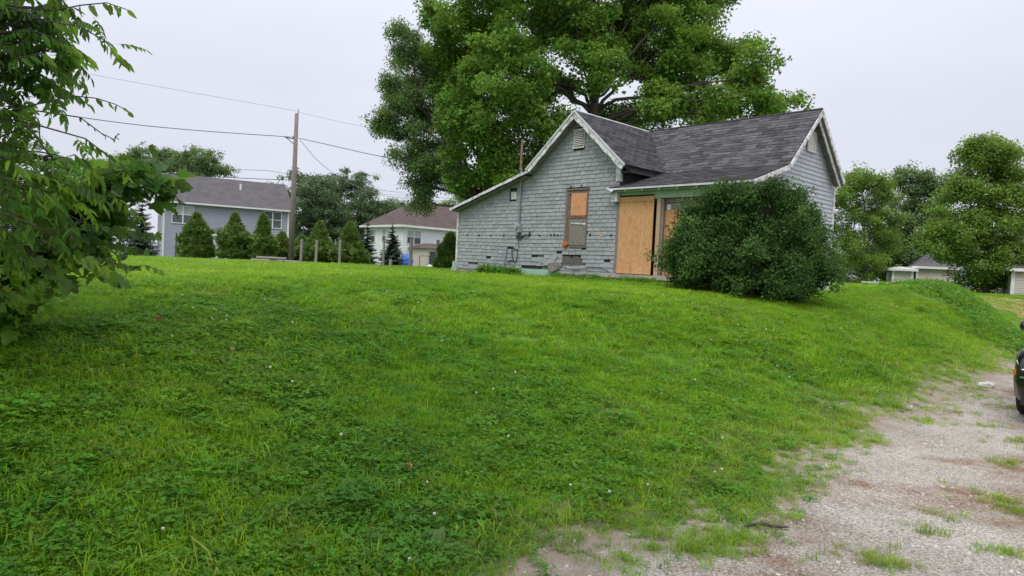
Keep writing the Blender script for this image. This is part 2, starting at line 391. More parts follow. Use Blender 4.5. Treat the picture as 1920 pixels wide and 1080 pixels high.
# ------------------------------------------------------------------ trees
def bez(a, b, c, n=7):
    return [a*(1-t)**2 + b*2*t*(1-t) + c*t*t for t in [i/(n-1) for i in range(n)]]
def tree(name, label, cat, Z, basepx, lobes, key, bark, trunk_r, dens=1.0, fork=.35, group=None, scl=1.0, dspread=1.0, clump=.9, seed=1, lean=0, depthk=1.0, twigs=3, fill=.55, grow=1.0, jit=0.0):
    """lobes: (px, py, rx, ry[, dz]) crown masses at distance Z, turned into metres"""
    rd = random.Random(seed); ng = np.random.default_rng(seed)
    base = ground_at(basepx, Z); t = thing(name, label, cat, base, 0, group)
    L3 = []
    for l in lobes:
        dz = l[4] if len(l) > 4 else rd.uniform(-1, 1)*dspread
        c = at(l[0], l[1], Z+dz); k = (Z+dz)/F
        L3.append((c-base, l[2]*k*grow, l[3]*k*grow, (l[2]+l[3])/2*k*depthk*grow))
    top = max(c.z+b for c, a, b, d in L3)
    fz = top*fork
    mb = MB()
    lx = lean*fz
    forkp = Vector((lx, 0, fz))
    mb.tube([Vector((0, 0, -.3)), Vector((lx*.1, 0, fz*.15)), Vector((lx*.5, 0, fz*.6)), forkp], [trunk_r*1.35, trunk_r*1.02, trunk_r*.92, trunk_r*.85], 10)
    for c, a, b, d in L3:
        st = Vector((lx, 0, fz*rd.uniform(.75, 1.0))) if c.z > fz else Vector((lx*.6, 0, max(.5, min(fz*.9, c.z*.85))))
        mid = st.lerp(c, .45) + Vector((rd.uniform(-.1, .1), rd.uniform(-.1, .1), .16))*((c-st).length)*.7
        if c.z < fz: mid.z = max(mid.z, c.z)
        r1 = trunk_r*rd.uniform(.26, .46); pth = bez(st, mid, c, 8)
        for p in pth[1:-1]: p += Vector((rd.gauss(0, 1), rd.gauss(0, 1), rd.gauss(0, 1)))*.02*(c-st).length
        mb.tube(pth, [lerp(r1, r1*.25, (i/7)) for i in range(8)], 6)
        for q in range(twigs):
            s = pth[rd.randint(3, 6)]
            e = c + Vector((rd.uniform(-1, 1)*a, rd.uniform(-1, 1)*d, rd.uniform(-.6, .95)*b))
            m2 = s.lerp(e, .5) + Vector((0, 0, .1*(e-s).length))
            mb.tube(bez(s, m2, e, 5), [r1*.3, r1*.24, r1*.18, r1*.11, r1*.05], 4)
    mb.build('trunk', bark, t, smooth=True)
    P = []
    for c, a, b, d in L3:
        vol = a*b*d
        ncl = max(5, int(dens*3.2*(a*b+a*d+b*d)/3/clump**2*2.2))
        for i in range(ncl):
            v = ng.normal(size=3); v /= np.linalg.norm(v); rr = 1-fill*ng.random()**1.6
            rr *= 1+.16*math.sin(v[0]*5+seed)*math.sin(v[2]*6+1.3*seed); rr += jit*ng.normal()
            cc = np.array([c.x+v[0]*a*rr, c.y+v[1]*d*rr, c.z+v[2]*b*rr])
            nl = int(ng.integers(5, 12)); cr_ = clump*ng.uniform(.55, 1.15)
            q = ng.normal(size=(nl, 3)); q /= np.linalg.norm(q, axis=1)[:, None]; q *= (cr_*ng.random((nl, 1))**.5)*np.array([1, 1, .55])
            P.append(cc+q)
    P = np.vstack(P); n = len(P)
    rot = np.stack([ng.uniform(-.5, .5, n), ng.uniform(-.5, .5, n), ng.uniform(0, 6.28, n)], 1)
    o = scatter('crown', P, rot, scl*ng.uniform(.7, 1.2, n), ng.integers(0, len(SPR[key].objects), n), SPR[key], t)
    return t, base

# ==================================================================== GROUND
ys = np.concatenate([np.arange(-8, 2, .5), np.arange(2, 24, .18), np.arange(24, 62, .8), np.array([64, 68, 74, 82, 92, 105, 120, 150, 200, 300, 500, 900, 1500])])
xs = np.concatenate([np.array([-1500, -900, -500, -300, -200, -140, -100, -80, -65, -52, -44]), np.arange(-38, -12, 1.0), np.arange(-12, 16, .2), np.arange(16, 44, 1.0), np.array([46, 52, 60, 75, 95, 130, 200, 300, 500, 900, 1500])])
X, Y = np.meshgrid(xs, ys); Zg = gz(X, Y)
def grid_mesh(name, X, Y, Zz, m, kind='structure', thick=None):
    nyy, nxx = X.shape; v = np.stack([X.ravel(), Y.ravel(), Zz.ravel()], 1)
    i = np.arange(nyy*nxx).reshape(nyy, nxx)
    f = np.stack([i[:-1, :-1], i[:-1, 1:], i[1:, 1:], i[1:, :-1]], -1).reshape(-1, 4)
    me = bpy.data.meshes.new(name); me.from_pydata(v.tolist(), [], f.tolist()); me.materials.append(m)
    me.polygons.foreach_set('use_smooth', [True]*len(me.polygons)); me.update()
    o = bpy.data.objects.new(name, me); COL.objects.link(o); o['kind'] = kind
    return o
m_ground = mat('turf_soil', (.060, .14, .012), (.09, .18, .016), .8, .95, .6, coords='World', dirt=(.075, .085, .03), dirt_scale=2.2, dlo=.55, dhi=.75, bscale=9)
def earth_edge(m):
    t = m.node_tree; b = [n for n in t.nodes if n.type == 'BSDF_PRINCIPLED'][0]; src = b.inputs['Base Color'].links[0].from_socket
    g = t.nodes.new('ShaderNodeNewGeometry'); dt = t.nodes.new('ShaderNodeVectorMath'); dt.operation = 'DOT_PRODUCT'; dt.inputs[1].default_value = (-.72, .69, 0)
    t.links.new(g.outputs['Position'], dt.inputs[0])
    nz_ = t.nodes.new('ShaderNodeTexNoise'); nz_.inputs['Scale'].default_value = 3.5; nz_.inputs['Detail'].default_value = 6; t.links.new(g.outputs['Position'], nz_.inputs['Vector'])
    ma = t.nodes.new('ShaderNodeMath'); ma.operation = 'MULTIPLY_ADD'; t.links.new(nz_.outputs[0], ma.inputs[0]); ma.inputs[1].default_value = 1.1; t.links.new(dt.outputs['Value'], ma.inputs[2])
    mr_ = t.nodes.new('ShaderNodeMapRange'); c_ = -.72*1.51*-1*-1+.69*4.92
    c_ = .72*1.51*-1+.69*4.92; mr_.inputs['From Min'].default_value = c_+.55+.15; mr_.inputs['From Max'].default_value = c_+.55+.75; t.links.new(ma.outputs[0], mr_.inputs['Value'])
    mx = t.nodes.new('ShaderNodeMix'); mx.data_type = 'RGBA'; mx.inputs[6].default_value = (.27, .22, .165, 1); t.links.new(src, mx.inputs[7]); t.links.new(mr_.outputs[0], mx.inputs['Factor'])
    t.links.new(mx.outputs[2], b.inputs['Base Color'])
earth_edge(m_ground)
grid_mesh('ground', X, Y, Zg, m_ground)
# gravel drive: one sheet a few millimetres above the ground, its edge uneven
def gravel_material():
    m = mat('pale_gravel', (.31, .28, .23), (.41, .375, .32), 1.2, .95, .7, coords='World', bscale=120, dirt=(.22, .145, .09), dirt_scale=.9, dlo=.50, dhi=.64)
    t = m.node_tree; b = [n for n in t.nodes if n.type == 'BSDF_PRINCIPLED'][0]
    src = b.inputs['Base Color'].links[0].from_socket
    g = t.nodes.new('ShaderNodeNewGeometry'); v = t.nodes.new('ShaderNodeTexVoronoi'); v.inputs['Scale'].default_value = 100
    t.links.new(g.outputs['Position'], v.inputs['Vector'])
    hs = t.nodes.new('ShaderNodeHueSaturation'); t.links.new(src, hs.inputs['Color'])
    sp_ = t.nodes.new('ShaderNodeSeparateColor'); t.links.new(v.outputs['Color'], sp_.inputs[0])
    mr_ = t.nodes.new('ShaderNodeMapRange'); mr_.inputs['To Min'].default_value = .5; mr_.inputs['To Max'].default_value = 1.5
    t.links.new(sp_.outputs[0], mr_.inputs['Value']); t.links.new(mr_.outputs[0], hs.inputs['Value']); t.links.new(hs.outputs[0], b.inputs['Base Color'])
    return m
def edge_mix(m, a, b_, flip=False):
    t = m.node_tree; b = [n for n in t.nodes if n.type == 'BSDF_PRINCIPLED'][0]; src = b.inputs['Base Color'].links[0].from_socket
    g = t.nodes.new('ShaderNodeNewGeometry'); dt = t.nodes.new('ShaderNodeVectorMath'); dt.operation = 'DOT_PRODUCT'; dt.inputs[1].default_value = (-.72, .69, 0)
    t.links.new(g.outputs['Position'], dt.inputs[0])
    nz_ = t.nodes.new('ShaderNodeTexNoise'); nz_.inputs['Scale'].default_value = 2.6; nz_.inputs['Detail'].default_value = 8; nz_.inputs['Roughness'].default_value = .65; t.links.new(g.outputs['Position'], nz_.inputs['Vector'])
    ma = t.nodes.new('ShaderNodeMath'); ma.operation = 'MULTIPLY_ADD'; t.links.new(nz_.outputs[0], ma.inputs[0]); ma.inputs[1].default_value = 1.6; t.links.new(dt.outputs['Value'], ma.inputs[2])
    c_ = .69*4.92-.72*1.51+.8; mr_ = t.nodes.new('ShaderNodeMapRange'); mr_.inputs['From Min'].default_value = c_+a; mr_.inputs['From Max'].default_value = c_+b_; t.links.new(ma.outputs[0], mr_.inputs['Value'])
    mx = t.nodes.new('ShaderNodeMix'); mx.data_type = 'RGBA'; t.links.new(src, mx.inputs[6]); mx.inputs[7].default_value = (.27, .22, .165, 1); t.links.new(mr_.outputs[0], mx.inputs['Factor'])
    t.links.new(mx.outputs[2], b.inputs['Base Color'])
W['gravel'] = gravel_material(); edge_mix(W['gravel'], -.45, -.05)
tt = np.concatenate([np.arange(-8, 24, .12), np.arange(24, 70, .8)]); ww = np.concatenate([[0], np.arange(.1, 6.6, .4)])
TT, WW = np.meshgrid(tt, ww)
DX = 1.51+.69*TT+.72*WW; DY = 4.92+.72*TT-.69*WW
off = .14*np.sin(TT*1.1)+.09*np.sin(TT*2.7+1)+.05*np.sin(TT*5.3)
DX = DX + .72*off*np.exp(-WW*1.2); DY = DY - .69*off*np.exp(-WW*1.2)
drv = grid_mesh('gravel_drive', DX, DY, gz(DX, DY)+.006+.0*DX, W['gravel'])
# the bare dirt drive further off on the right
W['dirt'] = mat('brown_dirt', (.28, .17, .10), (.36, .24, .15), 1.5, .95, .6, coords='World', bscale=20)
c0 = at(1925, 575, 36); gx = np.linspace(-2.2, 14, 24); gy = np.linspace(-7, 5.5, 30); GX, GY = np.meshgrid(gx, gy)
GX2 = c0.x+GX-.15*np.abs(GY)**1.3+.3*np.sin(GY*2); GY2 = c0.y+GY+.1*np.sin(GX*3)
grid_mesh('dirt_drive', GX2, GY2, gz(GX2, GY2)+.02, W['dirt'])

# ==================================================================== GRASS
def tuft(seed, n, rad, h, w, bend, mb=None):
    rd = random.Random(seed); mb = mb or MB()
    for i in range(n):
        a = rd.uniform(0, 6.28); r_ = rad*rd.random()**.5; p = Vector((math.cos(a)*r_, math.sin(a)*r_, 0))
        H = h*rd.uniform(.5, 1.25); an = rd.uniform(0, 6.28); d = Vector((math.cos(an), math.sin(an), 0)); sd_ = Vector((-d.y, d.x, 0))*w*rd.uniform(.7, 1.3)/2
        b = bend*rd.uniform(.2, 1.5)
        q1 = p + d*H*.18*b + Vector((0, 0, H*.5)); q2 = p + d*H*.5*b + Vector((0, 0, H*(.88-.1*b))); q3 = p + d*H*(.85*b) + Vector((0, 0, H*(1.02-.32*b)))
        mb.add([p-sd_, p+sd_, q1+sd_*.9, q1-sd_*.9, q2+sd_*.6, q2-sd_*.6, q3], [(0, 1, 2, 3), (3, 2, 4, 5), (5, 4, 6)])
    return mb
def clover(seed, n, rad, h):
    rd = random.Random(seed); mb = MB()
    for i in range(n):
        a = rd.uniform(0, 6.28); r_ = rad*rd.random()**.5; p = Vector((math.cos(a)*r_, math.sin(a)*r_, 0)); H = h*rd.uniform(.5, 1.2)
        q = p+Vector((rd.uniform(-.02, .02), rd.uniform(-.02, .02), H)); L = rd.uniform(.013, .024)
        a0 = rd.uniform(0, 2.1)
        tl = rmat(rd.uniform(-.4, .4), rd.uniform(-.4, .4), 0)
        for k in range(3):
            T = Matrix.Translation(q) @ tl @ rmat(.15, 0, a0+k*2.094)
            vs = [T @ Vector(c) for c in [(0, 0, 0), (L*.5, L*.5, .002), (L*.35, L, 0), (0, L*.93, -.001), (-L*.35, L, 0), (-L*.5, L*.5, .002)]]
            mb.add(vs, [(0, 1, 2, 3), (0, 3, 4, 5)])
        mb.add([p, p+Vector((.002, 0, 0)), q], [(0, 1, 2)])
    return mb
def broad(seed):        # plantain-like rosette
    rd = random.Random(seed); mb = MB()
    for i in range(8):
        T = rmat(rd.uniform(.2, .8), 0, i*.785+rd.uniform(-.3, .3))
        add_leaf(mb, T, rd.uniform(.06, .12), [(0, 0), (.06, .2), (.22, .5), (.17, .8), (0, 1)], fold=.2, droop=.4)
    return mb
def flower(seed):
    mb = MB(); rd = random.Random(seed); h = rd.uniform(.07, .12)
    mb.tube([(0, 0, 0), (.005, 0, h)], .0015, 3, cap=False)
    bm = bmesh.new(); bmesh.ops.create_icosphere(bm, subdivisions=1, radius=.011); 
    mb.add([v.co+Vector((.005, 0, h)) for v in bm.verts], [tuple(v.index for v in f.verts) for f in bm.faces], 1); bm.free()
    return mb
G = [proto('grass_a%d' % i, tuft(i, 34, .11, .085, .006, .8), W['grass']) for i in range(3)] + \
    [proto('grass_b%d' % i, tuft(20+i, 26, .10, .115, .006, 1.3), W['grass']) for i in range(2)] + \
    [proto('grass_c0', tuft(31, 18, .09, .12, .007, 1.1), W['grass2'])] + \
    [proto('grass_d%d' % i, clover(40+i, 26, .12, .07), W['clover']) for i in range(3)] + \
    [proto('grass_e0', broad(50), W['lf_weed'])] + [proto('grass_f0', tuft(61, 9, .09, .10, .004, 1.4), W['dry'])]
GC = hidden_coll('grass_kinds', G)     # index: 0-2 short, 3-4 long, 5 pale long, 6-8 clover, 9 rosette, 10 dry
def area_points(n, z0, z1, margin=1.08, spread=2.0):
    Zs = np.sqrt(rng.uniform(z0**2, z1**2, n)); px = rng.uniform(-160, 2080, n)
    x = (px-960)/F*Zs; y = Zs; return x, y
def value_noise(x, y, s, seed=0):
    return np.array([mnoise.noise(Vector((a*s+seed*17.3, b*s, seed*3.1))) for a, b in zip(x, y)])
wires_all = []
def grass_layer(name, n, z0, z1, sc, cloverp=.3, zs=1.0):
    x, y = area_points(n, z0, z1)
    s = side(x, y)+.28*value_noise(x, y, 2.1, 9)+.10; keep = s > -.12
    # thin out close to the gravel
    keep &= rng.random(len(x)) < np.where(s < .35, clampv(.30+2.0*clampv(s, 0, 1), 0, 1), 1)
    x, y, s = x[keep], y[keep], s[keep]
    nz_ = value_noise(x, y, .9, 1); n2 = value_noise(x, y, .35, 2); m = len(x)
    idx = rng.integers(0, 3, m)
    u = rng.random(m)
    idx = np.where((u < .24), rng.integers(3, 5, m), idx)
    idx = np.where((u > .95), 5, idx)
    near = clampv((14-y)/8, 0, 1)
    cl_ = rng.random(m) < clampv(cloverp+nz_*.6+n2*.2, .08, .55)*near
    idx = np.where(cl_, rng.integers(6, 9, m), idx)
    idx = np.where((rng.random(m) < .018*near), 9, idx)
    idx = np.where((rng.random(m) < np.where(s < .9, .16, .035)), 10, idx)
    idx = np.where((s < .8) & (rng.random(m) < .4), 5, idx)
    n3 = value_noise(x, y, .55, 7); idx = np.where((n3 > .22) & (rng.random(m) < .16), 10, idx)
    tall = rng.random(m) < .03
    sc_ = sc*rng.uniform(.7, 1.25, m)*(1+.35*n2)*np.where(s < .3, .55, np.where(s < .7, .8, 1))*np.where(tall, 1.45, 1)*(1+.25*value_noise(x, y, 2.3, 8))
    # house and drive footprints stay clear
    z = gz(x, y)-.004
    rot = np.stack([rng.uniform(-.15, .15, m), rng.uniform(-.15, .15, m), rng.uniform(0, 6.28, m)], 1)
    sv = np.stack([sc_*1.0, sc_*1.0, sc_*rng.uniform(.75, 1.15, m)*zs], 1)
    o = scatter(name, np.stack([x, y, z], 1), rot, sv, idx, GC)
    return o
tag(grass_layer('lawn_grass', 26000, 2.2, 8, .74, .36), 'long green grass and clover close by, nearest the camera', 'grass', 'grass on the lawn')
tag(grass_layer('lawn_grass', 42000, 8, 19, 1.1, .16, .66), 'green lawn grass in front of the boarded grey house', 'grass', 'grass on the lawn')
tag(grass_layer('lawn_grass', 34000, 19, 48, 2.0, 0, .42), 'short grass on the far lawn beside the house towards the fence posts', 'grass', 'grass on the lawn')
tag(grass_layer('lawn_grass', 14000, 48, 100, 3.2, 0, .4), 'thin strip of grass beyond the fence posts', 'grass', 'grass on the lawn')
FL = hidden_coll('flower_kinds', [proto('flower_%d' % i, flower(i), [W['clover'], W['flower']]) for i in range(3)])
x, y = area_points(1500, 2.6, 24); s = side(x, y); k = (s > .3) & (rng.random(len(x)) < clampv(.25+value_noise(x, y, .9, 1)*1.6, 0, 1)); x, y = x[k], y[k]; m = len(x)
tag(scatter('clover_flowers', np.stack([x, y, gz(x, y)], 1), np.zeros((m, 3)), rng.uniform(.7, 1.1, m), rng.integers(0, 3, m), FL), 'small white clover flowers dotted through the lawn', 'flowers')

# ------------------------------------------------------------------ gravel stones and weeds on the drive
def pebble(seed):
    bm = bmesh.new(); bmesh.ops.create_icosphere(bm, subdivisions=1, radius=.5); rd = random.Random(seed)
    for v in bm.verts: v.co *= rd.uniform(.75, 1.2); v.co.z *= .6
    mb = MB(); mb.add([v.co for v in bm.verts], [tuple(v.index for v in f.verts) for f in bm.faces]); bm.free(); return mb
W['stone'] = mat('gravel_stone', (.29, .27, .23), (.52, .485, .43), 3, .9, 0, rnd=.4, coords='World')
PC = hidden_coll('pebble_kinds', [proto('pebble_%d' % i, pebble(i), W['stone']) for i in range(4)])
x, y = area_points(110000, 2.5, 16); s = side(x, y); dens = clampv(.6+value_noise(x, y, 1.1, 5)*1.6, .04, 1)
k = (s < 1.0) & (s > -6) & (rng.random(len(x)) < dens*clampv(1.05-clampv(s, 0, 2)*1.0, 0, 1)); x, y = x[k], y[k]; m = len(x)
tag(scatter('gravel', np.stack([x, y, gz(x, y)+.006], 1), rng.uniform(0, 6.28, (m, 3))*np.array([.1, .1, 1]), rng.gamma(2.2, .0042, m)+.004, rng.integers(0, 4, m), PC), 'loose pale gravel covering the drive', 'gravel')
# grass clumps growing through the gravel
cl_xy = []
def px_ground(px, py):
    d = ray(px, py); lo, hi = .5, 80
    for _ in range(50):
        mdl = (lo+hi)/2; q = EYE+d*mdl
        if q.z > gzf(q.x, q.y): lo = mdl
        else: hi = mdl
    return EYE+d*lo
CL = [(1340, 1020, .26, 70, 0), (1300, 1035, .2, 40, 0), (1390, 1010, .16, 30, 0), (1640, 1050, .22, 42, 1), (1690, 1065, .16, 24, 1), (1735, 1000, .17, 24, 1), (1770, 970, .16, 20, 1), (1830, 925, .18, 18, 1),
      (1895, 870, .3, 46, 1), (1915, 830, .35, 55, 1), (1910, 960, .25, 50, 1), (1880, 940, .2, 30, 1), (1895, 1040, .14, 20, 0), (1850, 800, .25, 20, 1), (1800, 775, .4, 40, 1), (1720, 790, .5, 50, 0), (1640, 830, .3, 26, 0), (1560, 880, .3, 22, 0), (1470, 915, .25, 20, 0), (1400, 960, .2, 16, 0), (1180, 1060, .2, 22, 0), (1560, 1040, .15, 8, 1), (1500, 1050, .15, 8, 1), (1250, 960, .25, 30, 0), (1890, 765, .5, 60, 1), (1830, 745, .35, 30, 0)]
P, I, S = [], [], []
for px, py, rr, nn, dry in CL:
    c = px_ground(px, py)
    for i in range(nn):
        a = rng.uniform(0, 6.28); r_ = rr*rng.normal()*.6; xx, yy = c.x+math.cos(a)*r_*1.4, c.y+math.sin(a)*r_
        P.append((xx, yy, gzf(xx, yy))); I.append(rng.choice([5, 10, 10, 5, 5, 10] if dry else [0, 3, 5, 5, 10, 4])); S.append(rng.uniform(.25, .6))
m = len(P)
tag(scatter('weed_clumps', P, np.stack([np.zeros(m), np.zeros(m), rng.uniform(0, 6.28, m)], 1), S, I, GC), 'pale grass clumps growing through the gravel of the drive', 'weeds')

# ==================================================================== THE GREY HOUSE
HB = 1.42                                  # its base level
Ux = Vector((.69222, -.72169, 0)); Nx = Vector((.72169, .69222, 0)); O0 = Vector((2.89977, 19.21752, HB))
hrz = math.atan2(Ux.y, Ux.x)
house = thing('house', 'weathered grey shingled house with plywood boarded openings behind the big bush', 'house', O0, hrz)
def H(u, v, z): return O0 + Ux*u + Nx*v + Vector((0, 0, z-HB))    # house coordinates (z absolute) -> world
Z0 = HB
def hz(z): return z-HB                     # absolute height -> local
unit = {}
def unit_piece(m, key):
    """a wedge 1 x 1 (x along, z up), thick at its lower edge, facing -y"""
    if key in unit: return unit[key]
    vs = [(0, 0, 0), (1, 0, 0), (1, 0, 1), (0, 0, 1), (0, -1, 0), (1, -1, 0), (1, -.25, 1), (0, -.25, 1)]
    me = bpy.data.meshes.new(key); me.from_pydata(vs, [], [(4, 5, 6, 7), (0, 4, 7, 3), (1, 2, 6, 5), (0, 1, 5, 4), (3, 7, 6, 2)])
    me.materials.append(m); me.update(); unit[key] = me; return me
def pieces(name, rects, origin, ax, up, nrm, m, parent, key, limit=300, stuffname=None, wcam=None):
    """rects: (a, b, w, h, t, tilt, roll). ax/up/nrm in the parent's frame; nrm points outwards."""
    B = Matrix((ax, -nrm, up)).transposed().to_4x4(); B.translation = origin
    pm = parent_world(parent)
    inf = []
    for r_ in rects:
        c = pm @ (origin + ax*(r_[0]+r_[2]/2) + up*r_[1]); inf.append(((c-EYE).length/ max(.02, r_[2])**.5, r_))
    inf.sort(key=lambda t_: t_[0])
    me = unit_piece(m, key)
    for d, (a, b, w, h, t, tilt, roll) in inf[:limit]:
        o = bpy.data.objects.new(name, me); COL.objects.link(o); o.parent = parent
        o.matrix_local = B @ Matrix.Translation((a, 0, b)) @ rmat(tilt, roll, 0) @ Matrix.Diagonal((w, t, h, 1))
    if len(inf) > limit:
        mb = MB(); vs0 = [v.co.copy() for v in me.vertices]; fs0 = [tuple(p.vertices) for p in me.polygons]
        for i, (d, (a, b, w, h, t, tilt, roll)) in enumerate(inf[limit:]):
            T = B @ Matrix.Translation((a, 0, b)) @ rmat(tilt, roll, 0) @ Matrix.Diagonal((w, t, h, 1))
            mb.add([T @ v for v in vs0], fs0, 0, random.uniform(.01, .99))
        mb.build(stuffname or name, m, parent, kind='stuff')
def parent_world(p):
    Mx = Matrix()
    while p is not None:
        Mx = p.matrix_basis @ Mx; p = p.parent
    return Mx
V = Vector
# profile of the front gable wall (under the roofs)
def gtop(u):
    if u > -1.55: return 4.79 - .884*(u+1.55)
    if u > -3.5: return 4.79 - .835*(-1.55-u)
    return 3.16 - .288*(-3.5-u)
# --- front gable wall
pts = [(-7.05, 0, 0), (-7.05, 0, gtop(-7.05)-.1), (-3.5, 0, gtop(-3.5)-.1), (-1.55, 0, gtop(-1.55)-.1), (0, 0, gtop(0)-.1), (0, 0, 0)]
fw = MB().prism([V(p)+V((0, .02, -.25 if p[2] == 0 else 0)) for p in pts], (0, .16, 0)).build('front_wall', W['backing'], house)
rd = random.Random(3)
rects = []; row = 0; z = .02; ch = .118
cuts = [(-1.99, -1.115, .85, 2.53), (-1.80, -1.36, 3.75, 4.34), (-4.48, -4.15, 2.30, 2.62)]
holes_rect = [(-2.02, -1.18, .30, .56), (-2.85, -2.42, .13, .29), (-3.05, -2.85, .50, .60), (-6.65, -6.48, .62, .72), (-6.45, -6.1, .12, .26)]
while z < 4.7:
    u = -7.05 + rd.uniform(-.25, 0); wob = [rd.uniform(-.006, .006)]
    while u < 0:
        w = rd.choice([.27, .27, .26, .24, .29, .22]); uu0 = max(u, -7.03); uu1 = min(u+w, -.01); zz = z+rd.uniform(-.003, .003)+.02*math.sin((u+2)*.9)*(z < 1)
        u += w+.004
        if uu1-uu0 < .04: continue
        mid = (uu0+uu1)/2; t_ = min(gtop(uu0), gtop(uu1))-.12
        if zz > max(gtop(uu0), gtop(uu1))-.10: continue
        h = max(.02, min(ch+.03, t_-zz))
        skip = any(mid > a and mid < b and zz+ch/2 > c and zz+ch/2 < d for a, b, c, d in holes_rect)
        if skip: continue
        if z < .14 and -3.7 < mid < -2.1: continue
        til = rd.uniform(-.01, .02); rol = rd.gauss(0, .006)
        if z < .9 and rd.random() < .05: rol = rd.uniform(-.12, .12)
        if z < .8 and rd.random() < .02: continue
        spans = [(uu0, uu1)]
        for a, b, c, d in cuts:
            if zz+h*.75 > c and zz < d:
                spans = [q for x0_, x1_ in spans for q in ((x0_, min(x1_, a)), (max(x0_, b), x1_)) if q[1]-q[0] > .03]
        if zz+ch > t_-.05:
            k_ = max(1, round((uu1-uu0)/.07)); sub = []
            for x0_, x1_ in spans: sub += [(lerp(x0_, x1_, j/k_), lerp(x0_, x1_, (j+1)/k_)) for j in range(k_)]
            for x0_, x1_ in sub:
                hh_ = min(ch+.03, (gtop(x0_)+gtop(x1_))/2-.09-zz)
                if hh_ > .01: rects.append((x0_, zz, x1_-x0_, hh_, .030, til, 0))
            continue
        for x0_, x1_ in spans:
            rects.append((x0_, zz, x1_-x0_-.008, h, .028+rd.uniform(0, .008), til, rol))
    z += ch
for a, b, ang, w in [(-2.42, .30, .9, .33), (-2.30, .12, .5, .3), (-2.9, .40, -.7, .2), (-3.0, .42, -1.0, .16), (-2.75, .26, .15, .45)]:
    rects.append((a, b, w, .17, .05, .12, -ang))
pieces('shingle', rects, V((0, .0, 0)), V((1, 0, 0)), V((0, 0, 1)), V((0, -1, 0)), W['shingle'], fw, 'shingle')
# lath showing where shingles are missing
mb = MB()
for a, b, c, d in holes_rect:
    zz = c
    while zz < d:
        mb.box(a-.03, b+.03, -.004, .015, zz, zz+.034)
        zz += .045
mb.build('lath', W['lath'], fw)
# insulation holes drilled along the wall and round the window, each hole's dark inside put on as a black disc
hole_disc = MB().tube([V((0, -.034, 0)), V((0, -.006, 0))], .034, 10)
first = None
for u, z in [(-6.54, 2.62), (-5.92, 2.61), (-5.3, 2.61), (-4.67, 2.60), (-3.45, 2.61), (-3.05, 2.61), (-2.55, 2.62), (-2.40, 2.62), (-2.27, 2.61), (-.98, 2.63), (-.22, 2.62), (-1.82, 4.06), (-1.4, 4.07), (-1.68, 2.0), (-1.35, 2.0)]:
    if first is None: first = hole_disc.build('wall_hole_disc', W['black'], house, loc=(u, 0, hz(z))); o = first
    else:
        o = first.copy(); COL.objects.link(o); o.location = (u, 0, hz(z))
MB().box(-.62, -.50, -.033, -.006, hz(2.57), hz(2.68)).build('patch', W['lumber'], house)
# corner boards
MB().box(-7.13, -7.04, -.045, .06, -.02, gtop(-7.05)-.12).build('corner_board', W['whitewood'], house)
MB().box(-.06, .03, -.035, .05, 0, hz(3.75)).build('corner_board', W['greywood'], house)
MB().box(-.13, .02, -.06, .05, hz(4.12), hz(4.62)).build('corner_board', W['whitewood'], house)
# gable vent with louvres
gv = MB().box(-1.79, -1.37, -.05, .0, hz(5.20), hz(5.76)).build('gable_vent', W['vent'], house)
for i in range(9):
    zz = hz(5.25)+i*.052
    MB().box(-1.75, -1.41, -.022, .022, -.004, .004, T=Matrix.Translation((0, -.066, zz+.03)) @ rmat(1.0, 0, 0)).build('slat', W['vent'], gv)
MB().box(-1.75, -1.41, -.055, -.048, hz(5.24), hz(5.72)).build('louvre_gap', W['backing'], gv)
MB().box(-1.80, -1.36, -.08, -.05, hz(5.18), hz(5.225)).build('sill', W['vent'], gv)
# small white vent cover on the lean-to
MB().box(-4.40, -4.16, -.035, .01, hz(3.78), hz(4.02)).build('vent_cover', W['whitewood'], house)
MB().box(-4.47, -4.415, -.03, .01, hz(3.74), hz(4.06)).build('vent_gap', W['backing'], house)
# boarded window
wx0, wx1, wz0, wz1 = -1.98, -1.12, hz(2.28), hz(3.95)
wn_ = MB().box(wx0+.06, wx1-.04, -.012, .02, wz0, wz1).build('window', W['greywood'], house)
for n_, b in [('jamb', (wx0, wx0+.09, -.05, .0, wz0-.02, wz1)), ('jamb', (wx0+.10, wx0+.15, -.04, .0, wz0, wz1-.05)), ('jamb', (wx1-.04, wx1, -.045, .0, wz0, wz1)), ('lintel', (wx0-.02, wx1+.05, -.06, .0, wz1, wz1+.05)),
              ('lintel', (wx0+.09, wx1-.04, -.045, .0, wz1-.11, wz1-.06)), ('sill', (wx0+.2, wx1+.01, -.05, .0, wz0-.035, wz0))]:
    MB().box(*b).build(n_, W['brownwood'], wn_)
o = MB().box(-1.79, -1.20, -.055, -.03, hz(3.17), hz(3.83), T=rmat(0, .015, 0)).build('plywood_board', W['plyold'], wn_); o['label'] = 'orange plywood square over the upper sash'
MB().box(-1.80, -1.18, -.05, -.028, hz(3.13), hz(3.165)).build('broken_rail', W['rust'], wn_)
MB().box(-1.82, -1.18, -.03, -.014, hz(2.32), hz(3.10)).build('grey_board', W['greywood'], wn_)
MB().box(-1.80, -1.22, -.045, -.031, hz(2.86), hz(2.90), T=rmat(0, .05, 0)).build('loose_strip', W['whitewood'], wn_)
bm = bmesh.new(); bmesh.ops.create_icosphere(bm, subdivisions=3, radius=.09)
for v_ in bm.verts: v_.co *= 1+.35*mnoise.noise(v_.co*22); v_.co.y *= .5
mbf = MB().add([v_.co+V((-1.90, -.07, hz(2.33))) for v_ in bm.verts], [tuple(v.index for v in f.verts) for f in bm.faces]); bm.free()
o = mbf.build('foam_lump', W['foam'], wn_, smooth=True); o['label'] = 'orange lump of foam on the lower left of the window'
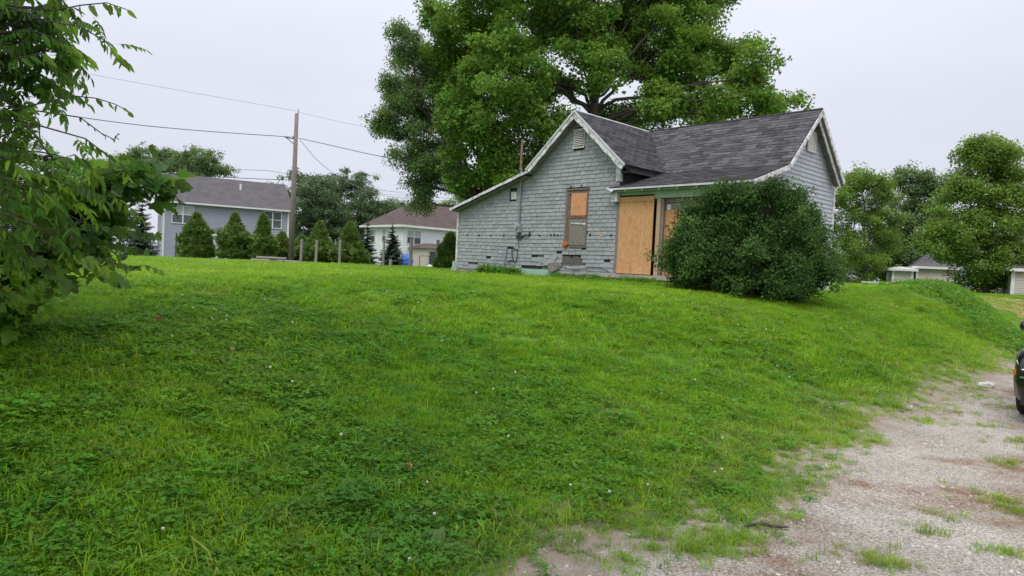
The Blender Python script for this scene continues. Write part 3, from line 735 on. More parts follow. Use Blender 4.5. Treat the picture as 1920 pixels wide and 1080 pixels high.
# service mast, conduit and meter
MB().tube([V((-3.93, -.08, hz(3.0))), V((-3.93, -.08, hz(4.75)))], .035, 8).build('conduit', W['zinc'], house)
MB().tube([V((-3.95, -.10, hz(4.70))), V((-3.93, -.10, hz(5.62)))], .036, 8).build('service_mast', W['rust'], house)
MB().tube([V((-3.93, -.10, hz(5.62))), V((-3.93, -.10, hz(5.66)))], .042, 8).build('mast_head', W['zinc'], house)
mt = MB().box(-4.03, -3.83, -.16, -.02, hz(2.70), hz(2.98)).build('electric_meter', W['meter'], house)
MB().tube([V((-3.93, -.16, hz(2.88))), V((-3.93, -.24, hz(2.88)))], .075, 14).build('dial', W['meter'], mt)
MB().tube([V((-3.95, -.06, hz(2.70))), V((-3.95, -.06, hz(2.55)))], .03, 8).build('conduit', W['zinc'], house)
MB().box(-4.02, -3.8, -.09, -.02, hz(2.50), hz(2.60)).build('junction_box', W['backing'], house)
MB().tube([V((-3.8, -.05, hz(2.56))), V((-3.6, -.07, hz(2.63))), V((-3.5, -.05, hz(2.60))), V((-3.42, -.07, hz(2.72)))], .022, 6).build('loose_cable', W['wire'], house)
MB().tube([V((-3.93, -.045, hz(2.55))), V((-3.93, -.045, hz(2.18)))], .007, 5).build('thin_wire', W['wire'], house)
MB().tube([V((-4.52, -.10, hz(1.38))), V((-4.50, -.09, hz(1.8))), V((-4.45, -.06, hz(2.22)))], .018, 6).build('standpipe', W['zinc'], house)
lp = [V((-4.42, -.05, .30)), V((-4.35, -.06, .36)), V((-4.18, -.05, .38)), V((-4.05, -.05, .32)), V((-3.97, -.05, .45)), V((-3.97, -.05, .74)), V((-4.12, -.05, .75)), V((-4.24, -.05, .73)), V((-4.2, -.05, .5)), V((-4.1, -.05, .34))]
MB().tube(lp, .016, 6).build('cable_loop', W['wire'], house)
# foundation pieces
MB().box(-3.75, -2.05, -.05, .06, -.30, hz(1.55)).build('foundation_panel', W['mint'], house)
MB().box(-7.25, -6.95, -.12, .1, -.2, .06).build('foundation_block', W['concrete'], house)
MB().box(-7.24, -7.06, -.08, .08, .06, .26).build('foundation_block', W['mint'], house)
MB().box(-7.0, -3.8, .0, .12, -.25, .03).build('foundation', W['concrete'], house)
MB().box(-2.1, -.05, -.01, .12, -.3, .03).build('foundation', W['concrete'], house)
# loose tar paper strips
sl = MB().prism([V((-3.4, -.03, .42)), V((-2.2, -.03, .34)), V((-2.15, -.03, .30)), V((-3.4, -.03, .37))], (0, -.01, 0)).build('loose_strip', W['shingle'], house)
MB().prism([V((-2.6, -.04, .33)), V((-2.12, -.10, .36)), V((-2.05, -.09, .18)), V((-2.35, -.12, .06)), V((-2.55, -.05, .08))], (0, -.015, 0)).build('torn_sheet', W['greywood'], house)
MB().tube([V((-2.1, -.04, .31)), V((-1.85, -.045, .20)), V((-1.5, -.045, .18)), V((-1.1, -.045, .22)), V((-.8, -.045, .27)), V((-.45, -.045, .24)), V((-.2, -.045, .14))], .008, 5).build('thin_wire', W['wire'], house)

# --- porch: plywood, post, beam, second board
MB().box(-.0, 1.17, -.03, -.01, hz(1.55), hz(3.62), T=rmat(0, .0, 0)).build('plywood_sheet', W['ply'], house)['label'] = 'large upright sheet of orange plywood over the porch opening'
MB().box(-.0, 1.175, -.045, -.031, hz(3.53), hz(3.67)).build('plywood_strip', W['ply'], house)
sc_ = MB()
for i_ in range(7):
    for u_ in (.04, 1.12): sc_.tube([V((u_+.01*(i_ % 2), -.034, .25+i_*.30)), V((u_+.01*(i_ % 2), -.028, .25+i_*.30))], .010, 6)
sc_.build('screw_heads', W['rust'], house)
MB().box(1.17, 3.7, .30, .34, hz(1.4), hz(3.7)).build('dark_opening_sheet', W['black'], house)  # black sheet standing in for the shade inside the porch
MB().box(1.27, 1.39, -.03, .08, hz(1.53), hz(3.60), T=Matrix.Translation((0, 0, 0)) @ rmat(0, .0, 0)).build('post', W['lumber'], house)
MB().box(1.40, 1.47, -.01, .08, hz(1.53), hz(3.58)).build('post', W['greywood'], house)
MB().box(1.43, 2.75, .09, .12, hz(1.50), hz(3.30)).build('door_board', W['plyold'], house)['label'] = 'orange boarded door beside the plywood sheet'
MB().box(1.45, 2.75, .085, .125, hz(3.31), hz(3.47)).build('door_board', W['greywood'], house)
MB().box(1.52, 1.64, .07, .083, hz(3.29), hz(3.43)).build('notice', W['paper'], house)
MB().box(1.44, 3.72, .06, .12, hz(3.48), hz(3.60)).build('lintel', W['brownwood'], house)
MB().box(2.76, 3.72, .04, .14, hz(1.48), hz(3.5)).build('porch_wall', W['greywood'], house)
MB().box(1.178, 3.78, -.03, .14, hz(3.605), hz(3.80)).build('porch_beam', W['greenpaint'], house)
MB().box(-.02, 3.78, -.02, .14, hz(3.72), hz(3.87)).build('porch_beam', W['greenpaint'], house)
MB().box(.02, 3.78, .14, .30, hz(3.55), hz(3.70)).build('porch_ceiling', W['greenpaint'], house)
MB().box(-.35, 3.9, -.32, .3, hz(1.42), hz(1.53)).build('porch_floor', W['concrete'], house)
MB().box(-.1, 3.85, -.22, .3, hz(1.0), hz(1.42)).build('porch_base', W['concrete'], house)

# --- walls on the right side
def rt(v):           # height of the right-hand gable wall under the roof
    if v < 1.6: return 2.42+(v+.25)*.335
    if v < 3.4: return 3.08+(v-1.6)*.955
    return 4.79-(v-3.4)*.955
pts = [(3.75, .0, -.4), (3.75, .0, rt(0)-.08), (3.75, 1.6, rt(1.6)-.1), (3.75, 3.4, rt(3.4)-.1), (3.75, 5.25, rt(5.25)-.1), (3.75, 5.25, -.4)]
sw = MB().prism([V(p) for p in pts], (-.12, 0, 0)).build('side_wall', W['backing'], house)
z = -.3
me_i = 0
while z < 4.55:
    # extent of the board: where the roof is above it
    zz = z+.02
    vs_ = [v for v in np.arange(0, 5.26, .02) if rt(v)-.12 > zz]
    if not vs_: break
    a, b = min(vs_), max(vs_)
    mb = MB(); t_ = .032; hh = min(.135, max(rt((a+b)/2)-.12-z, .02))
    mb.add([V((3.75, a, z)), V((3.75, b, z)), V((3.75, b, z+hh)), V((3.75, a, z+hh)), V((3.75+t_, a, z)), V((3.75+t_, b, z)), V((3.756, b, z+hh)), V((3.756, a, z+hh))],
           [(4, 5, 6, 7), (0, 4, 7, 3), (1, 2, 6, 5), (0, 1, 5, 4), (3, 7, 6, 2)])
    mb.build('siding_board', W['siding'], sw)
    z += .118
MB().box(3.74, 3.80, 5.2, 5.31, -.4, rt(5.25)-.12).build('corner_board', W['whitewood'], house)
gv2 = MB().box(3.77, 3.80, 3.22, 3.66, hz(5.18), hz(5.62)).build('gable_vent', W['vent'], house)
for bx_ in [(3.80, 3.83, 3.18, 3.24, hz(5.12), hz(5.68)), (3.80, 3.83, 3.64, 3.70, hz(5.12), hz(5.68)), (3.80, 3.83, 3.24, 3.64, hz(5.62), hz(5.68)), (3.80, 3.83, 3.24, 3.64, hz(5.12), hz(5.18))]:
    MB().box(*bx_).build('frame', W['vent'], gv2)
# unseen rear and left walls close the house
MB().box(-7.05, 3.6, 5.13, 5.25, -.3, 2.9).build('rear_wall', W['siding'], house)
MB().box(-7.05, -6.93, .2, 5.1, -.3, 2.0).build('left_wall', W['siding'], house)
MB().box(-.12, .0, .2, 1.6, 2.1, 2.95).build('inner_wall', W['backing'], house)
MB().box(.0, 3.6, 1.55, 1.62, -.3, 2.95).build('inner_wall', W['siding'], house)

# --- roofs
def slab(name, quad, th, m, parent=house):
    a, b, c = V(quad[0]), V(quad[1]), V(quad[-1]); n = (b-a).cross(c-a).normalized()
    if n.z < 0: n = -n
    return MB().prism([V(p) for p in quad], -n*th).build(name, m, parent)
def roof_cover(parent, org, ax, upv, left, right, blen, key, m, expo=.14, w0=.31, limit=300, thick=.012):
    n = ax.cross(upv).normalized()
    if n.z < 0: n = -n
    rr = []; b = -.01; row = 0
    while b < blen-.02:
        l, r_ = left(b+.05), right(b+.05); a = l - (row % 2)*w0/2 - rd.uniform(0, .03)
        while a < r_:
            w = w0*rd.choice([1, 1, 1, .97, 1.03]); a0, a1 = max(a, l), min(a+w, r_)
            if a1-a0 > .03: rr.append((a0, b+rd.uniform(-.004, .004), a1-a0-.002, min(expo+.04, blen-b), thick+rd.uniform(0, .008), rd.uniform(0, .012), rd.gauss(0, .003)))
            a += w
        b += expo; row += 1
    pieces('roof_shingle', rr, org+n*.003, ax, upv, n, m, parent, key, limit)
# wing, front slope:  eave break (v=1.6,z=3.1) -> ridge (v=3.4,z=4.8)
A = .955
up_w = V((0, 1.8, 1.8*A)).normalized(); lw = V((0, 1.8, 1.8*A)).length
q = [V((.35, 1.6, 3.1)), V((4.07, 1.6, 3.1)), V((4.07, 3.4, 4.82)), V((-1.55, 3.4, 4.82))]
r1 = slab('wing_roof', q, .09, W['roofpatch'])
roof_cover(r1, V((0, 1.6, 3.1)), V((1, 0, 0)), V((0, 1.8, 1.72)).normalized(), lambda b: .35-1.9*b/2.49, lambda b: 4.07, 2.49, 'roof_shingle_worn', W['roofpatch'])
q = [V((4.07, 5.2, 3.1)), V((-1.55, 5.2, 3.1)), V((-1.55, 3.4, 4.82)), V((4.07, 3.4, 4.82))]
slab('wing_roof', q, .09, W['roof'])
# gable right slope: from rake (v=-.3) to the valley
q = [V((.35, -.3, 3.11)), V((.35, 1.6, 3.11)), V((-1.55, 3.4, 4.80)), V((-1.55, -.3, 4.80))]
r2 = slab('gable_roof', q, .09, W['roof'])
upg = V((-1.9, 0, 1.69)).normalized()
roof_cover(r2, V((.35, 0, 3.11)), V((0, 1, 0)), upg, lambda b: -.3, lambda b: 1.6+1.8*b/2.543, 2.54, 'roof_shingle', W['roof'])
# gable left slope and the long lean-to
q = [V((-3.5, -.3, 3.18)), V((-1.55, -.3, 4.80)), V((-1.55, 5.2, 4.80)), V((-3.5, 5.2, 3.18))]
slab('gable_roof', q, .09, W['roof'])
q = [V((-7.2, -.3, 2.12)), V((-3.5, -.3, 3.18)), V((-3.5, 5.2, 3.18)), V((-7.2, 5.2, 2.12))]
slab('lean_to_roof', q, .07, W['roof'])
# porch roof
up_p = V((0, 1.85, .62)).normalized(); lp_ = V((0, 1.85, .62)).length
q = [V((-.24, -.28, 2.48)), V((4.07, -.28, 2.48)), V((4.07, 1.6, 3.105)), V((.0, 1.6, 3.105)), V((.0, .02, 2.58)), V((-.24, .02, 2.58))]
r3 = MB().prism(q, (0, 0, -.05)).build('porch_roof', W['roof'], house)
roof_cover(r3, V((0, -.28, 2.48)), V((1, 0, 0)), V((0, 1.88, .625)).normalized(), lambda b: -.24 if b < .3 else .03, lambda b: 4.07, 1.98, 'roof_shingle_porch', W['roof'])
MB().box(-.24, 4.07, -.305, -.282, 2.425, 2.475).build('drip_edge', W['gutter'], house)
MB().box(-.10, 3.8, -.20, -.02, 2.38, 2.42).build('soffit', W['greenpaint'], house)
for i in range(7):
    MB().box(.35+i*.55, .40+i*.55, -.27, -.03, 2.37, 2.43, T=Matrix()).build('rafter_tail', W['greenpaint'], house)
MB().box(-.18, .02, -.16, -.02, 2.12, 2.42).build('beam_end', W['whitewood'], house)
MB().tube([V((-.22, -.31, 2.47)), V((-.05, -.31, 2.40)), V((-.2, -.2, 2.36))], .035, 6).build('broken_gutter', W['gutter'], house)
# ridge caps
MB().tube([V((-1.55, -.3, 4.82)), V((-1.55, 3.4, 4.82))], .03, 6).build('ridge_cap', W['gutter'], house)
MB().tube([V((-1.55, 3.4, 4.835)), V((4.07, 3.4, 4.835))], .035, 6).build('ridge_cap', W['roof'], house)
MB().tube([V((-1.55, 3.38, 4.80)), V((.35, 1.6, 3.12))], .04, 6).build('valley_flashing', W['roof'], house)
# rake boards
def board(name, a, b, wd, th, m, nrm, down=V((0, 0, -1)), bow=0, trim=None):
    a, b = V(a), V(b); nrm = V(nrm)
    n = 9; mb = MB(); ax_ = (b-a)
    dn = (down - ax_.normalized()*down.dot(ax_.normalized())).normalized()
    vs = []
    for i in range(n+1):
        t_ = i/n; p = a+ax_*t_; w_ = wd*(1+(.10*math.sin(i*2.7+a.x) if i not in (0, n) else 0))
        for q_ in (p, p+dn*w_): vs += [q_, q_+nrm*th]
    fs = []
    for i in range(n):
        k = i*4
        fs += [(k, k+1, k+5, k+4), (k+2, k+6, k+7, k+3), (k, k+4, k+6, k+2), (k+1, k+3, k+7, k+5)]
    fs += [(0, 2, 3, 1), (n*4, n*4+1, n*4+3, n*4+2)]
    return mb.add(vs, fs).build(name, m, house)
board('rake_board', (-1.55, -.32, 4.80), (.36, -.32, 3.10), .165, -.03, W['whitewood'], (0, 1, 0))
board('rake_board', (-1.55, -.32, 4.80), (-3.42, -.32, 3.24), .14, -.03, W['whitewood'], (0, 1, 0))
board('rake_trim', (-1.55, -.355, 4.83), (-3.48, -.355, 3.23), .05, -.02, W['gutter'], (0, 1, 0))
board('rake_trim', (-1.55, -.355, 4.83), (.40, -.355, 3.10), .045, -.02, W['gutter'], (0, 1, 0))
board('rake_board', (-3.40, -.33, 3.20), (-7.2, -.33, 2.11), .085, -.03, W['whitewood'], (0, 1, 0))
board('rake_board', (4.07, 3.4, 4.81), (4.07, 1.6, 3.09), .10, .025, W['whitewood'], (1, 0, 0))
board('rake_board', (4.07, 1.58, 3.08), (4.07, -.28, 2.47), .11, .025, W['whitewood'], (1, 0, 0))
board('rake_board', (4.07, 3.4, 4.81), (4.07, 5.22, 3.08), .12, .025, W['whitewood'], (1, 0, 0))
board('rake_board', (3.98, 3.4, 4.62), (3.98, 5.15, 2.96), .10, .025, W['whitewood'], (1, 0, 0))
# soffits under the overhangs
def soffit(a, b, w, steps=6):
    a, b = V(a), V(b)
    for i in range(steps):
        p, q_ = a.lerp(b, i/steps), a.lerp(b, (i+.94)/steps)
        MB().prism([p, q_, q_+V(w), p+V(w)], (0, 0, -.02)).build('soffit_board', W['soffit'], house)
soffit((3.78, 3.42, 4.66), (3.78, 5.2, 2.96), (.28, 0, 0), 7)
soffit((3.78, 3.38, 4.66), (3.78, 1.62, 2.98), (.28, 0, 0), 6)
soffit((-1.6, -.28, 4.66), (-3.45, -.28, 3.10), (0, .26, 0), 6)
soffit((-1.5, -.28, 4.66), (.30, -.28, 3.04), (0, .26, 0), 6)
soffit((-3.55, -.28, 3.05), (-7.1, -.28, 2.02), (0, .26, 0), 8)
MB().box(.18, .30, .0, 1.6, 2.98, 3.05).build('fascia', W['backing'], house)
MB().box(-.02, .34, -.02, 1.6, 2.93, 2.98).build('soffit_board', W['backing'], house)

# ==================================================================== BUSH
def shrub(name, label, cat, center, lobes, key, dens, clump, scl, seed=1, fill=.6, stems=True, group=None, leafbase=None):
    """lobes: (dx, dy, dz, rx, ry, rz) in metres from the base"""
    ng = np.random.default_rng(seed); t = thing(name, label, cat, center, 0, group); P = []
    mb = MB()
    for dx, dy, dz, a, b, c in lobes:
        ncl = max(4, int(dens*(a*b+b*c+a*c)/3/clump**2*6))
        for i in range(ncl):
            v = ng.normal(size=3); v /= np.linalg.norm(v); rr = 1-fill*ng.random()**1.5
            rr *= 1+.13*math.sin(v[0]*7+seed)*math.sin(v[2]*9)+.10*math.sin(v[0]*15+v[1]*13)
            cc = np.array([dx+v[0]*a*rr, dy+v[1]*b*rr, dz+v[2]*c*rr])
            if cc[2] < .05: cc[2] = .05+abs(cc[2])*.2
            nl = int(ng.integers(4, 9)); q = ng.normal(size=(nl, 3))*clump*.42; P.append(cc+q)
        if stems:
            for k_ in range(3):
                e = V((dx+ng.uniform(-.5, .5)*a, dy+ng.uniform(-.5, .5)*b, dz+ng.uniform(0, .6)*c)); s_ = V((dx*.25, dy*.25, -.1))
                mb.tube(bez(s_, s_.lerp(e, .5)+V((0, 0, .2*e.z)), e, 5), [.03, .025, .018, .012, .006], 5)
    if stems: mb.build('stems', W['bark'], t)
    P = np.vstack(P); P[:, 2] = np.maximum(P[:, 2], .03); n = len(P)
    rot = np.stack([ng.uniform(-.6, .6, n), ng.uniform(-.6, .6, n), ng.uniform(0, 6.28, n)], 1)
    scatter('foliage', P, rot, scl*ng.uniform(.7, 1.25, n), ng.integers(0, len(SPR[key].objects), n), SPR[key], t)
    return t
bc = ground_at(1402, 15.0)
shrub('bush', 'big rounded dark green leafy bush in front of the porch', 'bush', bc,
      [(0, 0, 1.05, 1.55, 1.35, 1.05), (-.85, .1, .95, .95, .9, .95), (.95, .1, .95, .85, .9, .95), (-.35, .2, 1.64, .9, .9, .66), (.35, .1, 1.6, .8, .8, .66), (-1.1, 0, .6, .72, .8, .6), (1.0, 0, .6, .70, .8, .62), (-.1, -.5, .6, 1.3, .9, .6), (-.5, 0, 1.92, .42, .5, .38), (.45, .1, 1.86, .42, .5, .36), (-.1, .1, 1.98, .4, .4, .36)] + [(math.cos(a_)*1.52*q_, -.3+math.sin(a_*3)*.5, 1.0+math.sin(a_)*1.22*q_, .09, .09, .16) for a_, q_ in [(random.uniform(-.3, 3.5), random.uniform(.93, 1.06)) for _ in range(34)]],
      'bush', 1.25, .27, 1.0, seed=4, fill=.5)

# ==================================================================== TREES
tree('maple_tree', 'tall spreading yellow green tree rising behind the grey house', 'tree', 32, 1097,
     [(900, 40, 105, 85), (985, -40, 130, 90), (1110, -60, 130, 100), (1240, -50, 120, 90), (1330, -30, 70, 70), (870, 130, 70, 80), (960, 130, 80, 80), (1060, 60, 90, 80),
      (1170, 60, 90, 70), (1270, 70, 90, 70), (1340, 110, 80, 60), (1410, 150, 60, 55), (1440, 195, 58, 40), (865, 225, 62, 60), (930, 250, 70, 65), (900, 310, 55, 45), (1000, 215, 65, 55),
      (960, 320, 70, 40), (1030, 290, 60, 60), (1040, 165, 50, 40), (1170, 225, 60, 38), (1240, 205, 65, 50), (1310, 205, 70, 45), (1370, 215, 60, 38), (1240, 140, 60, 45), (1130, 130, 50, 40), (990, -150, 150, 90), (1180, -160, 170, 90)],
     'maple', W['bark'], .25, dens=.56, fork=.47, seed=5, dspread=2.6, clump=.80, twigs=5, fill=.85, grow=1.10, jit=.13)
tree('silver_maple_tree', 'drooping grey green tree at the left of the tall tree behind the house', 'tree', 35, 900,
     [(755, 85, 26, 38), (785, 120, 40, 50), (735, 195, 36, 26), (790, 190, 55, 50), (730, 160, 20, 16), (755, 245, 50, 30), (820, 260, 55, 50), (770, 300, 45, 28), (835, 320, 55, 30), (790, 345, 26, 24), (792, 380, 15, 16), (880, 345, 45, 22), (720, 240, 20, 14), (850, 130, 50, 70), (935, 350, 40, 18)],
     'silver', W['bark'], .28, dens=.78, fork=.3, seed=8, dspread=1.5, clump=.62)
# trees far right
tree('tree', 'airy tree just right of the grey house corner', 'tree', 62, 1622, [(1600, 345, 42, 25), (1635, 350, 36, 22), (1615, 385, 50, 28), (1590, 420, 34, 34), (1650, 415, 38, 30), (1640, 455, 44, 32), (1590, 470, 40, 34), (1620, 500, 50, 30), (1590, 515, 40, 20), (1612, 332, 20, 12), (1648, 338, 14, 10), (1660, 368, 16, 12), (1580, 372, 18, 16)], 'right', W['barkgrey'], .22, dens=.75, fork=.25, seed=11, dspread=1, clump=1.1, group='trees behind the right lawn')
tree('tree', 'rounded tree between the airy tree and the tall one over the sheds', 'tree', 66, 1715, [(1705, 350, 38, 22), (1745, 360, 44, 26), (1690, 385, 44, 28), (1740, 400, 48, 30), (1670, 425, 40, 30), (1715, 440, 50, 32), (1690, 480, 55, 34), (1740, 480, 40, 30), (1655, 500, 44, 30), (1700, 512, 60, 20), (1700, 332, 18, 12), (1730, 338, 16, 12), (1770, 350, 20, 14), (1780, 385, 20, 18)], 'far', W['barkgrey'], .25, dens=.85, fork=.25, seed=12, dspread=1, clump=1.2, group='trees behind the right lawn')
tree('tree', 'tallest tree on the right standing over the beige sheds', 'tree', 48, 1848, [(1850, 290, 38, 26), (1820, 315, 30, 26), (1880, 310, 36, 28), (1850, 345, 55, 30), (1815, 370, 46, 26), (1890, 375, 48, 34), (1790, 415, 46, 28), (1855, 415, 50, 30), (1910, 430, 46, 34), (1770, 455, 40, 26), (1830, 465, 60, 30), (1895, 470, 50, 30), (1850, 505, 55, 24), (1836, 272, 16, 12), (1868, 270, 18, 12), (1812, 292, 14, 12), (1905, 330, 20, 18), (1800, 345, 18, 16), (1912, 372, 24, 20), (1830, 525, 40, 16), (1880, 522, 40, 16), (1760, 425, 20, 14), (1790, 480, 30, 20), (1930, 500, 40, 30)], 'right', W['bark'], .22, dens=.85, fork=.3, seed=13, dspread=1, clump=.85, group='trees behind the right lawn')
tree('tree', 'dark low tree filling the gap behind the bush on the right', 'tree', 75, 1655, [(1600, 490, 46, 34), (1650, 490, 40, 34), (1700, 470, 44, 36), (1760, 480, 50, 40), (1820, 470, 50, 44)], 'fardark', W['barkgrey'], .22, dens=1.0, fork=.2, seed=14, dspread=1, clump=1.5, group='trees behind the right lawn')
# trees behind the left houses
tree('tree', 'wide tree behind the roof of the blue grey house', 'tree', 84, 330, [(265, 300, 40, 26), (310, 295, 40, 20), (350, 300, 44, 24), (395, 308, 36, 22), (330, 325, 70, 20), (240, 320, 40, 30), (420, 322, 22, 12), (200, 340, 50, 40)], 'far', W['barkgrey'], .3, dens=.9, fork=.4, seed=21, dspread=2, clump=1.1, group='trees behind the left houses')
tree('tree', 'feathery tree right of the utility pole', 'tree', 86, 590, [(570, 345, 34, 26), (600, 335, 30, 16), (590, 375, 44, 30), (560, 400, 44, 34), (610, 410, 46, 34), (575, 440, 50, 34), (520, 410, 34, 40), (515, 360, 16, 20)], 'fardark', W['barkgrey'], .3, dens=.95, fork=.3, seed=22, dspread=2, clump=1.2, group='trees behind the left houses')
tree('tree', 'large dark tree beside the roof of the white house', 'tree', 90, 655, [(640, 340, 34, 20), (675, 350, 34, 22), (650, 375, 50, 30), (695, 375, 28, 16), (640, 415, 54, 34), (690, 410, 44, 30), (660, 450, 60, 34), (720, 392, 26, 14)], 'fardark', W['barkgrey'], .3, dens=.95, fork=.3, seed=23, dspread=2, clump=1.3, group='trees behind the left houses')
tree('tree', 'small tree showing over the right end of the brown roof', 'tree', 96, 845, [(820, 386, 18, 12), (862, 378, 20, 16), (885, 375, 30, 20), (845, 400, 40, 18), (930, 385, 40, 26)], 'right', W['barkgrey'], .25, dens=1.0, fork=.4, seed=24, dspread=1, clump=1.1, group='trees behind the left houses')
tree('tree', 'tree behind the brown roof at its left', 'tree', 98, 735, [(738, 388, 18, 12), (760, 400, 26, 14), (720, 405, 30, 16), (790, 400, 26, 14)], 'fardark', W['barkgrey'], .25, dens=1.0, fork=.4, seed=25, dspread=1, clump=1.2, group='trees behind the left houses')
tree('tree', 'tree mass far left seen past the leafy branches', 'tree', 80, 120, [(60, 330, 70, 60), (150, 340, 60, 50), (220, 370, 50, 60), (100, 400, 90, 50), (190, 420, 70, 40)], 'fardark', W['barkgrey'], .3, dens=.7, fork=.3, seed=26, dspread=2, clump=1.6, group='trees behind the left houses')

# conifers by the fence
def arborvitae(label, px, Z, topy, halfw, seed, name='arborvitae'):
    ng = np.random.default_rng(seed); base = ground_at(px, Z); k = Z/F
    hgt = (at(px, topy, Z)-base).z; r_ = halfw*k
    t = thing(name, label, 'conifer', base, 0, 'arborvitae along the fence line')
    MB().tube([V((0, 0, -.1)), V((0, 0, hgt*.9))], [.07, .015], 6).build('trunk', W['bark'], t)
    n = 950; h = ng.random(n)**1.15; tp = ng.uniform(1.25, 1.9); rr = r_*np.clip(np.minimum((1-h)*tp, .70+.1*(seed % 4)+.25*h*3), 0, 1)*(1+.16*np.sin(h*(9+seed % 5)+seed)+.08*np.sin(h*31+seed*2))
    an = ng.uniform(0, 6.28, n); q = (.68+.40*ng.random(n))*(1+.14*np.sin(an*2+seed)+.08*np.sin(an*5+h*8))
    P = np.stack([np.cos(an)*rr*q, np.sin(an)*rr*q, .1+h*(hgt-.2)], 1)
    rot = np.stack([ng.uniform(-.4, .4, n), ng.uniform(-.4, .4, n), ng.uniform(0, 6.28, n)], 1)
    scatter('crown', P, rot, ng.uniform(.7, 1.15, n), ng.integers(0, 3, n), SPR['arb'], t); return t
for a in [('arborvitae left of the porch post, nearest the bare metal post', 367, 47, 401, 27, 1), ('arborvitae in front of the small porch of the blue grey house', 438, 47, 402, 26, 2), ('arborvitae covering the right window of the blue grey house', 491, 47, 404, 24, 3),
          ('low arborvitae just left of the utility pole', 527, 50, 438, 22, 4), ('arborvitae behind the third and fourth fence posts', 598, 46, 418, 30, 5), ('arborvitae next to the blue spruce', 654, 46, 420, 29, 6), ('narrow arborvitae against the left corner of the grey house', 842, 38, 440, 20, 7), ('squat arborvitae between the pole and the paired posts', 565, 52, 444, 30, 8)]:
    arborvitae(*a)
def spruce(label, px, Z, topy, halfw, seed):
    ng = np.random.default_rng(seed); base = ground_at(px, Z); k = Z/F; hgt = (at(px, topy, Z)-base).z; r_ = halfw*k
    t = thing('spruce_tree', label, 'conifer', base, 0, 'spruces near the fence')
    MB().tube([V((0, 0, -.1)), V((0, 0, hgt))], [.10, .01], 6).build('trunk', W['bark'], t)
    P, Rt, S = [], [], []
    nw = 15
    for i in range(nw):
        h = .06+.93*(i/nw); rr = r_*(1-h)**.85*1.1+.05; nb = int(15*(1-h))+6
        for j in range(nb):
            a = ng.uniform(0, 6.28); P.append((0, 0, h*hgt+ng.uniform(-.08, .08))); Rt.append((ng.uniform(-.32, -.05)+.5*h*h, 0, a)); S.append(rr*ng.uniform(.8, 1.12))
    scatter('crown', P, Rt, S, ng.integers(0, 3, len(P)), SPR['spruce'], t); return t
spruce('blue green spruce at the left end of the white house', 686, 52, 408, 26, 1)
spruce('layered spruce in front of the white house wall', 733, 45, 417, 30, 2)
spruce('spruce at the gable end of the blue grey house', 264, 50, 360, 36, 3)

